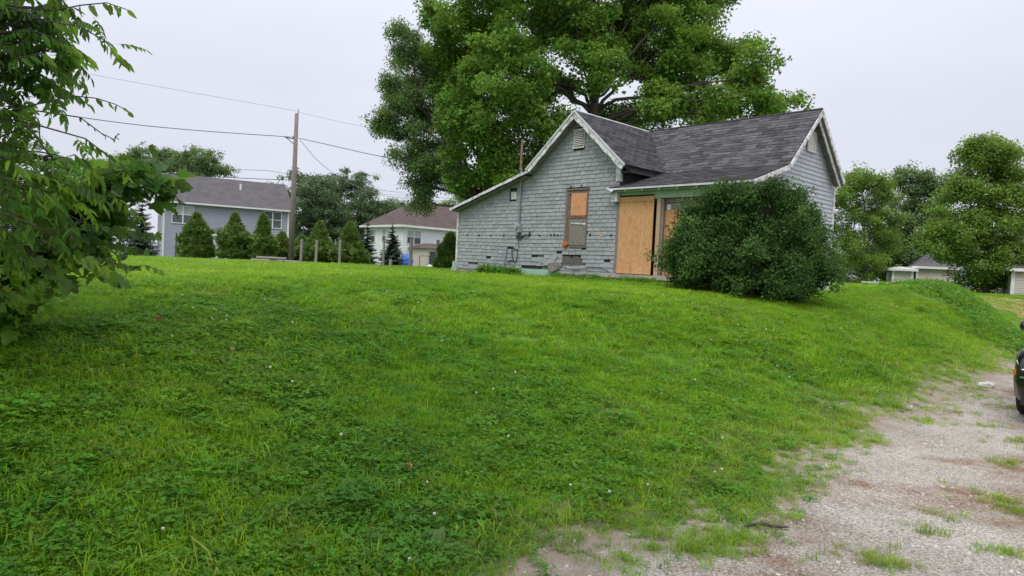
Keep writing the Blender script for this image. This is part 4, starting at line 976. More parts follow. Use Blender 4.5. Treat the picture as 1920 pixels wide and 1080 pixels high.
# ==================================================================== LEFT FOREGROUND TREES
def near_tree(name, label, basepos, lobes, key, seed, Zc, dens, scl, trunk_r, leaf_shape, leaf_m, twigsdef, extra=None, clump=.26, leafL=.095):
    ng = np.random.default_rng(seed); rd = random.Random(seed)
    t = thing(name, label, 'tree', basepos, 0)
    mb = MB(); bp = V(basepos); P = []
    top = 4.2
    mb.tube([V((0, 0, -.2)), V((.05, 0, 1.2)), V((.0, .1, 2.6)), V((.15, .0, top))], [trunk_r*1.3, trunk_r, trunk_r*.85, trunk_r*.6], 9)
    for px, py, rx, ry, Z in lobes:
        c = at(px, py, Z)-bp; k = Z/F; a, b = rx*k, ry*k; d = (a+b)/2*1.1
        st = V((.05, 0, max(.4, min(top, c.z*.8))))
        mid = st.lerp(c, .5)+V((rd.uniform(-.2, .2), rd.uniform(-.2, .2), .35)); pth = bez(st, mid, c, 7)
        for p_ in pth[1:-1]: p_ += V((rd.gauss(0, .04), rd.gauss(0, .04), rd.gauss(0, .05)))
        mb.tube(pth, [trunk_r*.28*(1-i/7.5) for i in range(7)], 6)
        for q in range(5):
            e = c+V((rd.uniform(-1, 1)*a, rd.uniform(-1, 1)*d, rd.uniform(-1, .9)*b)); s_ = pth[rd.randint(3, 6)]
            mb.tube(bez(s_, s_.lerp(e, .5)+V((0, 0, .04)), e, 4), [.008, .006, .004, .002], 4)
        ncl = max(4, int(dens*(a*b+b*d+a*d)/3/clump**2*4.5))
        for i in range(ncl):
            v = ng.normal(size=3); v /= np.linalg.norm(v); rr = 1-.75*ng.random()**1.3
            cc = np.array([c.x+v[0]*a*rr, c.y+v[1]*d*rr, c.z+v[2]*b*rr]); nl = int(ng.integers(3, 7))
            P.append(cc+ng.normal(size=(nl, 3))*clump*.4)
    for cx, cy, cz, r_, rz_ in (extra or []):
        c = V((cx, cy, cz))-bp; pth = bez(V((.1, 0, top*.9)), V((.1, 0, top)).lerp(c, .5)+V((0, 0, .5)), c, 7); mb.tube(pth, [.07-.008*i for i in range(7)], 6)
        n_ = int(105*r_*r_); v = ng.normal(size=(n_, 3)); v /= np.linalg.norm(v, axis=1)[:, None]
        P.append(np.array(c)+v*(ng.random((n_, 1))**.4)*np.array([r_, r_, rz_]))
    # single leaves on the twigs that stand out against the sky and lawn
    lm = MB(); add_leaf(lm, Matrix(), 1.0, leaf_shape, fold=.14, droop=.18)
    leafmesh = bpy.data.meshes.new('leaf'); leafmesh.from_pydata(lm.v, [], lm.f); leafmesh.materials.append(leaf_m); leafmesh.update()
    cnt = 0
    for (pts, Z, nl, L) in twigsdef:
        w = [at(x_, y_, Z+(0.15*i)) - bp for i, (x_, y_) in enumerate(pts)]
        st = V((.05, 0, max(.4, min(top, w[0].z*.9))))
        bz = bez(st, st.lerp(w[0], .6)+V((0, 0, .45)), w[0], 7)
        for p_ in bz[1:-1]: p_ += V((rd.gauss(0, .05), rd.gauss(0, .05), rd.gauss(0, .05)))
        mb.tube(bz+w[1:], [.011-.001*i for i in range(7)]+[.0045-.003*i/len(w) for i in range(len(w)-1)], 5)
        dense = []
        for i in range(len(w)-1):
            for j in range(6): dense.append(w[i].lerp(w[i+1], j/6))
        dense.append(w[-1])
        for q in range(nl):
            f_ = q/(nl-1) if nl > 1 else 1; p = dense[int(f_*(len(dense)-1))]
            d_ = (dense[min(len(dense)-1, int(f_*(len(dense)-1))+1)]-dense[max(0, int(f_*(len(dense)-1))-1)]).normalized()
            sd_ = d_.cross(V((0, 0, 1))); sd_ = sd_.normalized() if sd_.length > .01 else V((1, 0, 0))
            dr = (d_*rd.uniform(.2, .7)+sd_*(1 if q % 2 else -1)*rd.uniform(.3, .8)+V((0, 0, -rd.uniform(.3, 1.1)))).normalized()
            if q == nl-1: dr = (d_+V((0, 0, -.5))).normalized()
            nn = V((rd.uniform(-.6, .6), rd.uniform(-1, -.2), rd.uniform(.2, 1))); nn = (nn-dr*nn.dot(dr)).normalized(); xx = dr.cross(nn)
            Mx = Matrix((xx, dr, nn)).transposed().to_4x4(); Mx.translation = p
            o = bpy.data.objects.new('leaf', leafmesh); COL.objects.link(o); o.parent = t
            o.matrix_local = Mx @ Matrix.Scale(L*rd.uniform(.75, 1.15), 4); cnt += 1
    mb.build('trunk', W['bark'], t, smooth=True)
    P = np.vstack(P); n = len(P)
    rot = np.stack([ng.uniform(-.9, .3, n), ng.uniform(-.5, .5, n), ng.uniform(0, 6.28, n)], 1)
    scatter('foliage', P, rot, scl*ng.uniform(.7, 1.2, n), ng.integers(0, len(SPR[key].objects), n), SPR[key], t)
    return t
b1 = ground_at(-330, 5.2)
near_tree('walnut_tree', 'leafy tree at the left edge with long hanging pointed leaflets', b1,
          [(-60, 60, 110, 90, 4.6), (30, 20, 60, 45, 4.8), (0, 120, 60, 55, 4.8), (20, 190, 50, 50, 5.0), (40, 80, 34, 34, 5.2), (80, 15, 44, 30, 5.0), (110, 40, 26, 22, 4.9), (60, 60, 44, 34, 4.7), (90, 95, 26, 24, 4.9), (40, 150, 40, 34, 4.9), (-20, 230, 90, 60, 4.6), (20, 285, 60, 50, 4.8), (-20, 350, 100, 60, 4.5), (45, 335, 44, 38, 4.8), (-15, 400, 50, 40, 4.7), (-90, 440, 80, 50, 4.5), (80, 365, 26, 28, 5), (120, 315, 22, 20, 5.0),
           (-300, -60, 260, 160, 4.2), (-700, -400, 500, 300, 4.5), (-300, -700, 500, 300, 4.0), (-900, 0, 400, 300, 4.5)], 'ash', 3, 4.7, .85, .85, .12, LONG, W['lf_ash'],
          [([(100, 20), (150, 10), (200, 5), (238, 18)], 4.3, 12, .10), ([(90, 40), (150, 50), (195, 75), (218, 100), (240, 118)], 4.2, 18, .095), ([(70, 60), (120, 80), (150, 95), (172, 112)], 4.3, 16, .095),
           ([(90, 190), (140, 180), (180, 184), (215, 195), (240, 208)], 4.4, 11, .075), ([(80, 160), (110, 150), (150, 146)], 5.2, 12, .04), ([(100, 300), (140, 290), (165, 310), (190, 340)], 4.2, 16, .10),
           ([(160, 260), (200, 290), (230, 310), (245, 340)], 4.5, 16, .08), ([(60, 350), (100, 370), (130, 410), (145, 465)], 4.0, 18, .10), ([(20, 300), (50, 330), (70, 380), (60, 430)], 4.0, 16, .11), ([(10, 430), (40, 470), (50, 520)], 4.0, 12, .10), ([(100, 440), (120, 460), (130, 490)], 4.2, 10, .09),
           ([(150, 220), (190, 250), (215, 262), (222, 250)], 5.4, 10, .045), ([(30, 110), (80, 100), (110, 130), (130, 160)], 4.3, 16, .10)],
          extra=[(-4.5, 1, 5.6, 2.4, 1.3), (-3.0, -.8, 6.2, 2.3, 1.2), (-6.5, 2.5, 5.0, 2.2, 1.4), (-1.2, -1.6, 6.6, 1.8, 1.0), (-4.5, -2.5, 6.0, 2.4, 1.3), (-2.6, 1.2, 6.0, 1.6, .9), (-.2, -.6, 6.8, 1.9, 1.0), (.9, -2.2, 7.0, 2.0, 1.0), (-3.6, 3.4, 5.9, 1.6, .9), (-1.2, .9, 6.6, 1.4, .8), (-2.4, -3.4, 6.6, 2.4, 1.2)])
b2 = ground_at(-250, 6.4)
near_tree('maple_sapling', 'low tree at the left edge with lobed leaves reaching over the lawn', b2,
          [(130, 400, 30, 20, 6.0), (150, 430, 26, 14, 6.1), (110, 440, 44, 20, 6.0), (70, 460, 70, 34, 5.9), (140, 460, 30, 10, 6.0), (0, 490, 60, 36, 5.6), (10, 545, 40, 28, 5.4), (0, 575, 40, 20, 5.5), (70, 495, 20, 14, 5.6), (185, 385, 14, 12, 6.2), (255, 340, 22, 12, 6.2), (-120, 500, 120, 80, 5.6)], 'lobed', 6, 6, .75, 1.25, .10, LOBED, W['lf_lobed'],
          [([(180, 370), (230, 350), (265, 338), (295, 342), (305, 360)], 5.6, 16, .085), ([(160, 420), (210, 428), (255, 436), (290, 440)], 5.6, 20, .085), ([(150, 440), (190, 452), (230, 462), (270, 470)], 5.6, 16, .08), ([(140, 470), (200, 490), (240, 500), (275, 498), (300, 508)], 5.6, 18, .06), ([(60, 480), (90, 500), (120, 530), (135, 535)], 4.9, 12, .12),
           ([(150, 480), (190, 500), (215, 520), (235, 528)], 4.9, 14, .11), ([(0, 540), (25, 560), (50, 580)], 4.8, 12, .09), ([(90, 500), (100, 525), (95, 550)], 5.0, 8, .08)])

# ==================================================================== DISTANT HOUSES
W['vinylblue'] = mat('blue_grey_vinyl', (.32, .325, .39), (.35, .355, .42), 2, .7, 0)
W['vinylblue2'] = W['vinylblue']
W['vinylwhite'] = mat('white_vinyl', (.74, .745, .75), (.78, .785, .79), 2, .7, 0)
W['vinylbeige'] = mat('beige_vinyl', (.50, .45, .40), (.54, .49, .44), 2, .7, 0)
W['roofgrey'] = mat('charcoal_roof', (.088, .082, .086), (.115, .107, .11), 1.5, .95, .4, bscale=14)
W['roofbrown'] = mat('brown_roof', (.088, .066, .060), (.112, .084, .076), 1.5, .95, .4, bscale=14)
W['trim'] = mat('white_trim', (.70, .70, .70), None, 5, .6)
W['glass'] = mat('window_glass', (.05, .055, .07), (.08, .085, .10), 2, .12, 0, spec=.8)
W['blind'] = mat('window_blind', (.42, .44, .45), (.36, .38, .39), 3, .6, 0)
def lap(mb, p, ax, n, w0, w1, z0, z1, topf=None, st=.13, t=.02):
    """lap siding rows on a wall whose line starts at p, runs along ax, faces n"""
    z = z0
    while z < z1:
        a, b = w0, w1
        if topf:
            a, b = topf(z+st)
            if b-a < .05: break
        h = min(st, z1-z)
        q = [p+ax*a+V((0, 0, z)), p+ax*b+V((0, 0, z)), p+ax*b+V((0, 0, z+h)), p+ax*a+V((0, 0, z+h))]
        mb.add([q[0]+n*t, q[1]+n*t, q[2]+n*.002, q[3]+n*.002, q[0], q[1]], [(0, 1, 2, 3), (4, 5, 1, 0)])
        z += st
def window(parent, p, ax, n, w, h, double=True, blind=.5):
    """p = lower left corner on the wall"""
    fr = MB(); up = V((0, 0, 1))
    def bx(mb, a0, a1, b0, b1, d0, d1):
        q = [p+ax*a0+up*b0+n*d0, p+ax*a1+up*b0+n*d0, p+ax*a1+up*b1+n*d0, p+ax*a0+up*b1+n*d0]; mb.prism(q, n*(d1-d0))
    t_ = .07
    for b in [(0, w, 0, t_), (0, w, h-t_, h), (0, t_, t_, h-t_), (w-t_, w, t_, h-t_)]: bx(fr, *b, .02, .09)
    if double: bx(fr, w/2-.05, w/2+.05, t_, h-t_, .02, .085)
    bx(fr, t_, w-t_, h*.5-.025, h*.5+.025, .03, .07)
    f = fr.build('window', W['trim'], parent)
    cols = [(t_, w/2-.05), (w/2+.05, w-t_)] if double else [(t_, w-t_)]
    for a0, a1 in cols:
        m1 = MB(); bx(m1, a0, a1, t_, h*.5-.025, .025, .035); m1.build('pane', W['glass'], f)
        m2 = MB(); bx(m2, a0, a1, h*.5+.025, h-t_, .025, .04); m2.build('pane', W['blind'] if blind else W['glass'], f)
    return f
def xy(p): return V((p.x, p.y, 0))
# --- house 1: blue grey, long roof
g1 = .35; Zc = 58
cr1 = at(303, 470, Zc); dirA = V((math.sin(R(60)), math.cos(R(60)), 0)); dirB = V((-math.sin(R(30)), math.cos(R(30)), 0))
nA = V((math.cos(R(60)), -math.sin(R(60)), 0)); nB = -dirA
h1 = thing('house', 'two storey blue grey sided house with charcoal roof at the left', 'house', V((cr1.x, cr1.y, g1)))
def meet(px, P0, ax):      # distance along ax from P0 where the column px is met (horizontal plane)
    d = ray(px, 470); d = V((d.x, d.y, 0)); # EYE + d*t = P0 + ax*s
    den = d.x*(-ax.y)+ax.x*d.y
    t = (P0.x*(-ax.y)+ax.x*P0.y)/den
    return (d.y*t-P0.y)/ax.y if abs(ax.y) > abs(ax.x) else (d.x*t-P0.x)/ax.x
P1 = xy(cr1); LA = meet(540, P1, dirA); LB = 8.2
zE = at(303, 376, Zc).z - g1
zR = zE + 2.75
o_ = V((0, 0, 0))
MB().prism([o_-V((0, 0, 1)), dirA*LA-V((0, 0, 1)), dirA*LA+dirB*LB-V((0, 0, 1)), dirB*LB-V((0, 0, 1))], (0, 0, zE+1)).build('wall', W['vinylblue'], h1)
MB().prism([V((0, 0, zE)), dirB*LB+V((0, 0, zE)), dirB*LB/2+V((0, 0, zR-.1))], dirA*LA).build('gable', W['vinylblue'], h1)
sd1 = MB(); lap(sd1, V((0, 0, 0)), dirA, nA, 0, LA, -1, zE, st=.16, t=.03)
lap(sd1, V((0, 0, 0)), dirB, nB, 0, LB, -1, zE, st=.16, t=.03)
lap(sd1, V((0, 0, 0)), dirB, nB, 0, LB, zE, zR, topf=lambda z: ((z-zE)/(zR-zE)*LB/2, LB-(z-zE)/(zR-zE)*LB/2), st=.16, t=.03)
sd1.build('siding', W['vinylblue'], h1, kind='stuff')
ov = .35
e0 = nA*ov - dirA*ov + V((0, 0, zE-.02)); e1 = nA*ov + dirA*(LA+ov) + V((0, 0, zE-.02)); rr0 = dirB*LB/2 - dirA*ov + V((0, 0, zR)); rr1 = dirB*LB/2 + dirA*(LA+ov) + V((0, 0, zR))
f0 = -nA*ov*0 + dirB*(LB+ov) - dirA*ov + V((0, 0, zE-.02)); f1 = dirB*(LB+ov) + dirA*(LA+ov) + V((0, 0, zE-.02))
rf = MB().prism([e0, e1, rr1, rr0], (0, 0, -.12)).prism([f1, f0, rr0, rr1], (0, 0, -.12)).build('roof', W['roofgrey'], h1)
MB().tube([dirB*LB*.3+dirA*LA*.62+V((0, 0, zE+1.5)), dirB*LB*.3+dirA*LA*.62+V((0, 0, zE+2.25))], .09, 8).build('vent_pipe', W['trim'], rf)
MB().prism([e0+V((0, 0, -.13)), e1+V((0, 0, -.13)), e1+nA*.1+V((0, 0, -.13)), e0+nA*.1+V((0, 0, -.13))], (0, 0, .14)).build('gutter', W['trim'], h1)
MB().prism([e0+V((0, 0, -.14)), rr0+V((0, 0, -.14)), rr0+V((0, 0, .03)), e0+V((0, 0, .03))], -dirA*.04).build('rake_board', W['trim'], h1)
MB().prism([f0+V((0, 0, -.14)), rr0+V((0, 0, -.14)), rr0+V((0, 0, .03)), f0+V((0, 0, .03))], -dirA*.04).build('rake_board', W['trim'], h1)
for s_ in (0, LA-.16):
    MB().prism([dirA*s_+nA*.03+V((0, 0, -1)), dirA*(s_+.16)+nA*.03+V((0, 0, -1)), dirA*(s_+.16)+nA*.03+V((0, 0, zE-.15)), dirA*s_+nA*.03+V((0, 0, zE-.15))], nA*.03).build('corner_trim', W['trim'], h1)
MB().prism([nB*.03+V((0, 0, -1)), dirB*.16+nB*.03+V((0, 0, -1)), dirB*.16+nB*.03+V((0, 0, zE)), nB*.03+V((0, 0, zE))], nB*.03).build('corner_trim', W['trim'], h1)
zw = at(320, 415, Zc).z-g1; s0 = meet(319.5, P1, dirA); s1 = meet(361.5, P1, dirA)
window(h1, dirA*s0+V((0, 0, zE-1.85)), dirA, nA, s1-s0, 1.55)
s0 = meet(491.5, P1, dirA); s1 = meet(526, P1, dirA)
window(h1, dirA*s0+V((0, 0, zE-1.75)), dirA, nA, s1-s0, 1.55, blind=0)
window(h1, dirB*4.6+V((0, 0, zE-1.1)), dirB, nB, .9, 1.0, double=False)
# small porch roof with white post
s0 = meet(388, P1, dirA); s1 = meet(466, P1, dirA); zp = at(405, 436, Zc-1.5).z-g1
MB().prism([dirA*s0+nA*1.8+V((0, 0, zp)), dirA*s1+nA*1.8+V((0, 0, zp)), dirA*(s1-.4)+V((0, 0, zp+.55)), dirA*(s0+.9)+V((0, 0, zp+.55))], (0, 0, -.08)).build('porch_roof', W['roofgrey'], h1)
MB().prism([dirA*s0+nA*1.82+V((0, 0, zp-.06)), dirA*s1+nA*1.82+V((0, 0, zp-.06)), dirA*s1+nA*1.82+V((0, 0, zp-.24)), dirA*s0+nA*1.82+V((0, 0, zp-.24))], nA*.05).build('porch_fascia', W['trim'], h1)
sp0 = meet(402, P1+nA*1.6, dirA)
MB().tube([dirA*sp0+nA*1.6+V((0, 0, -1)), dirA*sp0+nA*1.6+V((0, 0, zp-.2))], .11, 8).build('porch_post', W['trim'], h1)
MB().prism([dirA*(s0+.6)+nA*.04+V((0, 0, -1)), dirA*(s0+1.7)+nA*.04+V((0, 0, -1)), dirA*(s0+1.7)+nA*.04+V((0, 0, 1.7)), dirA*(s0+.6)+nA*.04+V((0, 0, 1.7))], nA*.05).build('door', W['trim'], h1)

# --- house 2: white with brown hip roof
Zc2 = 76; g2 = .5; cr2 = at(755, 480, Zc2); P2 = xy(cr2)
dR = V((math.sin(R(46)), math.cos(R(46)), 0)); dL = V((-math.sin(R(44)), math.cos(R(44)), 0)); nR = V((dR.y, -dR.x, 0)); nL = -dR
h2 = thing('house', 'white sided house with brown hipped roof in the middle distance', 'house', V((cr2.x, cr2.y, g2)))
LR = 13.5; LL = meet(683, P2, dL); zE2 = at(755, 422, Zc2).z-g2; zR2 = at(770, 378, Zc2+6).z-g2
MB().prism([V((0, 0, -1)), dR*LR+V((0, 0, -1)), dR*LR+dL*LL+V((0, 0, -1)), dL*LL+V((0, 0, -1))], (0, 0, zE2+1)).build('wall', W['vinylwhite'], h2)
sd2 = MB(); lap(sd2, V((0, 0, 0)), dR, nR, 0, LR, -1, zE2, st=.2, t=.035); lap(sd2, V((0, 0, 0)), dL, nL, 0, LL, -1, zE2, st=.2, t=.035); sd2.build('siding', W['vinylwhite'], h2, kind='stuff')
ov = .45; zz = V((0, 0, zE2)); c00 = -dR*ov-dL*ov+zz; c10 = dR*(LR+ov)-dL*ov+zz; c11 = dR*(LR+ov)+dL*(LL+ov)+zz; c01 = -dR*ov+dL*(LL+ov)+zz
pk0 = dR*LL*.5+dL*LL*.5+V((0, 0, zR2)); pk1 = dR*(LR-LL*.5)+dL*LL*.5+V((0, 0, zR2))
if (LR-LL) < .5: pk1 = pk0+dR*.5
rf2 = MB().add([c00, c10, c11, c01, pk0, pk1], [(0, 1, 5, 4), (1, 2, 5), (2, 3, 4, 5), (3, 0, 4), (0, 3, 2, 1)]).build('roof', W['roofbrown'], h2)
pv = dR*LR*.72+dL*LL*.28
MB().tube([pv+V((0, 0, zE2+1.0)), pv+V((0, 0, zE2+2.5))], .09, 8).build('vent_pipe', W['trim'], rf2)
for a, b, n in [(c00, c10, nR), (c00, c01, nL)]:
    MB().prism([a+V((0, 0, -.22)), b+V((0, 0, -.22)), b+V((0, 0, .02)), a+V((0, 0, .02))], n*.1).build('gutter', W['trim'], h2)
MB().prism([c00, c10, c11, c01], (0, 0, -.06)).build('soffit', W['trim'], h2)
s0 = meet(761, P2, dR); s1 = meet(788, P2, dR); window(h2, dR*s0+V((0, 0, zE2-2.05)), dR, nR, s1-s0, 1.55)
s0 = meet(703, P2, dL); s1 = meet(695.5, P2, dL); window(h2, dL*s0+V((0, 0, zE2-1.95)), dL, nL, s1-s0, 1.5, double=False)
s0 = meet(723, P2, dL); s1 = meet(716, P2, dL); window(h2, dL*s0+V((0, 0, zE2-1.95)), dL, nL, s1-s0, 1.5, double=False)
# annex with a door under a small hip roof
Pa = P2+nR*3.2; s0 = meet(800, Pa, dR); s1 = s0+6.0; za = at(800, 466, Zc2).z-g2; q0 = dR*s0
MB().prism([q0+nR*3.2+V((0, 0, -1)), dR*s1+nR*3.2+V((0, 0, -1)), dR*s1+V((0, 0, -1)), q0+V((0, 0, -1))], (0, 0, za+1)).build('annex', W['vinylbeige'], h2)
MB().add([q0+nR*3.5-dR*.3+V((0, 0, za)), dR*s1+nR*3.5+V((0, 0, za)), dR*s1+V((0, 0, za)), q0-dR*.3+V((0, 0, za)), q0+dR*1.6+nR*.8+V((0, 0, za+.62)), dR*s1+nR*.8+V((0, 0, za+.62))], [(0, 1, 5, 4), (3, 0, 4), (0, 3, 2, 1)]).build('annex_roof', W['roofbrown'], h2)
MB().prism([dR*(s0+.45)+nR*3.22+V((0, 0, -1)), dR*(s0+1.3)+nR*3.22+V((0, 0, -1)), dR*(s0+1.3)+nR*3.22+V((0, 0, za-.35)), dR*(s0+.45)+nR*3.22+V((0, 0, za-.35))], nR*.04).build('door', W['glass'], h2)

# --- beige sheds on the right
def shed(label, px0, px1, Z, topy, az, depth, roofm, base=None, overh=.3, flat=True):
    c = at(px0, topy, Z); gzz = gzf(c.x, c.y)-.2; d = V((math.sin(R(az)), math.cos(R(az)), 0)); n = V((d.y, -d.x, 0)); P0 = xy(c)
    Ln = meet(px1, P0, d); hh = c.z-gzz; t = thing('shed', label, 'shed', V((c.x, c.y, gzz)), 0, 'beige sided sheds beyond the right lawn')
    MB().prism([V((0, 0, -.3)), d*Ln+V((0, 0, -.3)), d*Ln-n*depth+V((0, 0, -.3)), -n*depth+V((0, 0, -.3))], (0, 0, hh+.2)).build('wall', W['vinylbeige'], t)
    sd_ = MB(); lap(sd_, V((0, 0, 0)), d, n, 0, Ln, -.3, hh-.1, st=.17, t=.03); lap(sd_, V((0, 0, 0)), -n, -d, 0, depth, -.3, hh-.1, st=.17, t=.03); sd_.build('siding', W['vinylbeige'], t, kind='stuff')
    for s_ in (0, Ln-.2):
        MB().prism([d*s_+n*.03+V((0, 0, -.3)), d*(s_+.2)+n*.03+V((0, 0, -.3)), d*(s_+.2)+n*.03+V((0, 0, hh-.1)), d*s_+n*.03+V((0, 0, hh-.1))], n*.03).build('corner_trim', W['trim'], t)
    rz_ = .25 if flat else 1.5
    q = [n*overh-d*overh+V((0, 0, hh)), n*overh+d*(Ln+overh)+V((0, 0, hh)), -n*(depth+overh)+d*(Ln+overh)+V((0, 0, hh)), -n*(depth+overh)-d*overh+V((0, 0, hh))]
    ins = min(depth, Ln)*.48; k0 = -n*depth*.5+d*ins+V((0, 0, hh+rz_)); k1 = -n*depth*.5+d*max(ins+.1, Ln-ins)+V((0, 0, hh+rz_))
    MB().add(q+[k0, k1], [(0, 1, 5, 4), (1, 2, 5), (2, 3, 4, 5), (3, 0, 4), (0, 3, 2, 1)]).build('roof', roofm, t)
    MB().prism([q[3]+V((0, 0, -.2)), q[0]+V((0, 0, -.2)), q[0], q[3]], -d*.06).build('fascia', W['trim'], t)
    MB().prism([q[0]+V((0, 0, -.2)), q[1]+V((0, 0, -.2)), q[1], q[0]], n*.06).build('fascia', W['trim'], t)
    return t
shed('small beige shed with a low white roof left of the tall tree', 1673, 1716, 60, 503, 113, 4, W['trim'])
shed('beige shed with grey roof next to the low white roofed one', 1718, 1800, 60, 499, 113, 7, W['roofgrey'], flat=False)
shed('beige garage with grey roof at the right edge of the picture', 1897, 2100, 46, 503, 118, 8, W['roofgrey'], flat=False)
fr_ = at(1616, 531, 58); 
fb = thing('low_fence', 'low white rail on the lawn left of the beige sheds', 'fence', V((fr_.x, fr_.y, gzf(fr_.x, fr_.y))))
ln_ = at(1674, 534, 59)-fr_
MB().box(0, 1, -.04, .04, .22, .34, T=Matrix.Rotation(math.atan2(ln_.y, ln_.x), 4, 'Z') @ Matrix.Diagonal((V((ln_.x, ln_.y, 0)).length, 1, 1, 1))).build('rail', W['trim'], fb)
for i in range(4):
    p = V((ln_.x, ln_.y, 0))*i/3; MB().box(p.x-.05, p.x+.05, p.y-.05, p.y+.05, -.2, .22).build('post', W['post'], fb)

# ==================================================================== FENCE POSTS, POLE, WIRES
posts = [(331, 437, 48, 'dark bare metal post left of the first arborvitae', .045), (475, 441, 47, 'pale post at the left edge of the log pile', .06), (566, 448, 44, 'leaning pale post just right of the utility pole', .09), (594, 450, 44, 'straight post right of the leaning pale post', .09),
         (638, 450, 43, 'post between the two arborvitae right of the pole, leaning right', .08), (720, 450, 43, 'thin post in front of the left half of the layered spruce', .07), (733, 486, 43, 'short stub post at the foot of the layered spruce', .10), (771, 448, 42, 'thick post in front of the double window of the white house', .11), (821, 450, 41, 'tall dark post nearest the grey house', .10)]
for i, (px, ty, Z, lab, rr) in enumerate(posts):
    b = ground_at(px-2, Z); tp = at(px+1, ty, Z)
    hgt = tp.z-b.z; lean = V((tp.x-b.x, 0, 0))*.6
    mb = MB(); mb.tube([V((0, 0, -.3)), V((0, 0, hgt*.5))+lean*.5, V((0, 0, hgt))+lean], [rr*1.08, rr, rr*.95], 8)
    o = mb.build('fence_post', W['post'] if i else W['wire'], loc=b)
    tag(o, lab, 'post', 'old wooden posts across the back of the lawn')
pb = ground_at(545, 47); ptop = at(556.5, 213, 47)
pole = thing('utility_pole', 'tall leaning wooden utility pole between the two distant houses', 'pole', pb)
pt = ptop-pb
MB().tube([V((0, 0, -.5)), pt*.5, pt], [.20, .165, .13], 12).build('pole_shaft', W['pole'], pole, smooth=True)
MB().tube([pt*.97+V((.1, 0, 0)), pt*1.02+V((.1, 0, .1))], .03, 6).build('insulator_pin', W['zinc'], pole)
MB().tube([pt*.83+V((-.7, -.1, .05)), pt*.83+V((-.1, -.1, 0))], .035, 6).build('bracket', W['wire'], pole)
MB().tube([pt*.83+V((-.62, -.1, .05)), pt*.79+V((-.05, -.1, 0))], .025, 6).build('brace', W['wire'], pole)
for hgt in (.84, .50):
    MB().tube([pt*hgt+V((-.16, -.12, -.08)), pt*hgt+V((-.16, -.12, .08))], .045, 8).build('insulator', W['zinc'], pole)
def wire(label, pts, Zs, rad, m, grp='overhead wires'):
    W3 = [at(p[0], p[1], z_) for p, z_ in zip(pts, Zs)]
    # smooth through the points
    cu = []
    for i in range(len(W3)-1):
        a, b = W3[i], W3[i+1]
        p0 = W3[i-1] if i else a-(b-a); p3 = W3[i+2] if i+2 < len(W3) else b+(b-a)
        for j in range(6):
            t_ = j/6; cu.append(.5*((2*a)+(b-p0)*t_+(2*p0-5*a+4*b-p3)*t_*t_+(-p0+3*a-3*b+p3)*t_**3))
    cu.append(W3[-1]); o0 = cu[0]
    mb = MB().tube([c-o0 for c in cu], rad, 5, cap=False); o = mb.build('overhead_wire', m, loc=o0); return tag(o, label, 'wire', grp)
wire('black cable sagging from the left trees to the pole bracket', [(-300, 150), (165, 222), (350, 243), (546, 257)], [30, 38, 42, 47], .022, W['wire'])
wire('black cable from the pole into the crown of the tall tree', [(560, 259), (640, 277), (713, 293), (860, 318), (975, 330)], [47, 44, 41, 37, 33], .022, W['wire'])
wire('topmost faint wire left of the pole', [(-300, 60), (115, 130), (340, 170), (556, 208)], [30, 36, 41, 47], .011, W['wirepale'])
wire('topmost faint wire right of the pole', [(558, 210), (640, 229), (713, 243), (820, 262)], [47, 50, 54, 60], .011, W['wirepale'])
wire('upper thin cable over the roof of the blue grey house', [(150, 300), (300, 306), (430, 317), (500, 320), (548, 328)], [60, 56, 52, 50, 47], .014, W['wire'])
wire('lower thick cable over the roof of the blue grey house', [(100, 300), (320, 325), (435, 333), (550, 338)], [60, 54, 51, 47], .024, W['wire'])
wire('pale cable sagging down from the pole towards the brown roof', [(562, 262), (600, 305), (650, 340), (700, 360), (760, 366), (812, 362)], [47, 50, 55, 60, 66, 72], .018, W['wirepale'])
wire('thin cable right of the pole crossing the dark tree', [(552, 338), (620, 350), (690, 362), (770, 373), (870, 378)], [47, 55, 62, 68, 75], .018, W['wire'])
wire('service cable from the far poles to the mast on the grey house', [(700, 358), (800, 357), (880, 335), (980, 256)], [60, 48, 36, 21.5], .006, W['wire'])
wire('second thin cable right of the pole over the brown roof', [(552, 330), (640, 342), (740, 360), (860, 374)], [47, 58, 66, 74], .013, W['wire'])
# log pile near the pole
lb = ground_at(505, 44)
for i, (dx, dy, dz, ln, rr, a) in enumerate([(0, 0, .10, 2.3, .10, .05), (.9, .3, .10, 1.9, .11, -.1), (-.2, .25, .28, 1.4, .09, .2), (1.5, 0, .09, 1.6, .09, .3), (.6, -.2, .3, 1.2, .08, -.2)]):
    d = V((math.cos(a), math.sin(a), 0))*ln/2; c = V((dx, dy, dz))
    o = MB().tube([c-d, c+d], [rr, rr*.85], 8).build('log', W['post'], loc=(lb.x, lb.y, lb.z-.02))
    tag(o, ['longest log lying lowest in the pile by the pole', 'thick log at the middle of the pile by the pole', 'shorter log resting on top at the left of the pile', 'log at the right end of the pile nearest the pole', 'thin log lying across the top of the pile'][i], 'log', 'logs in a low pile by the utility pole')
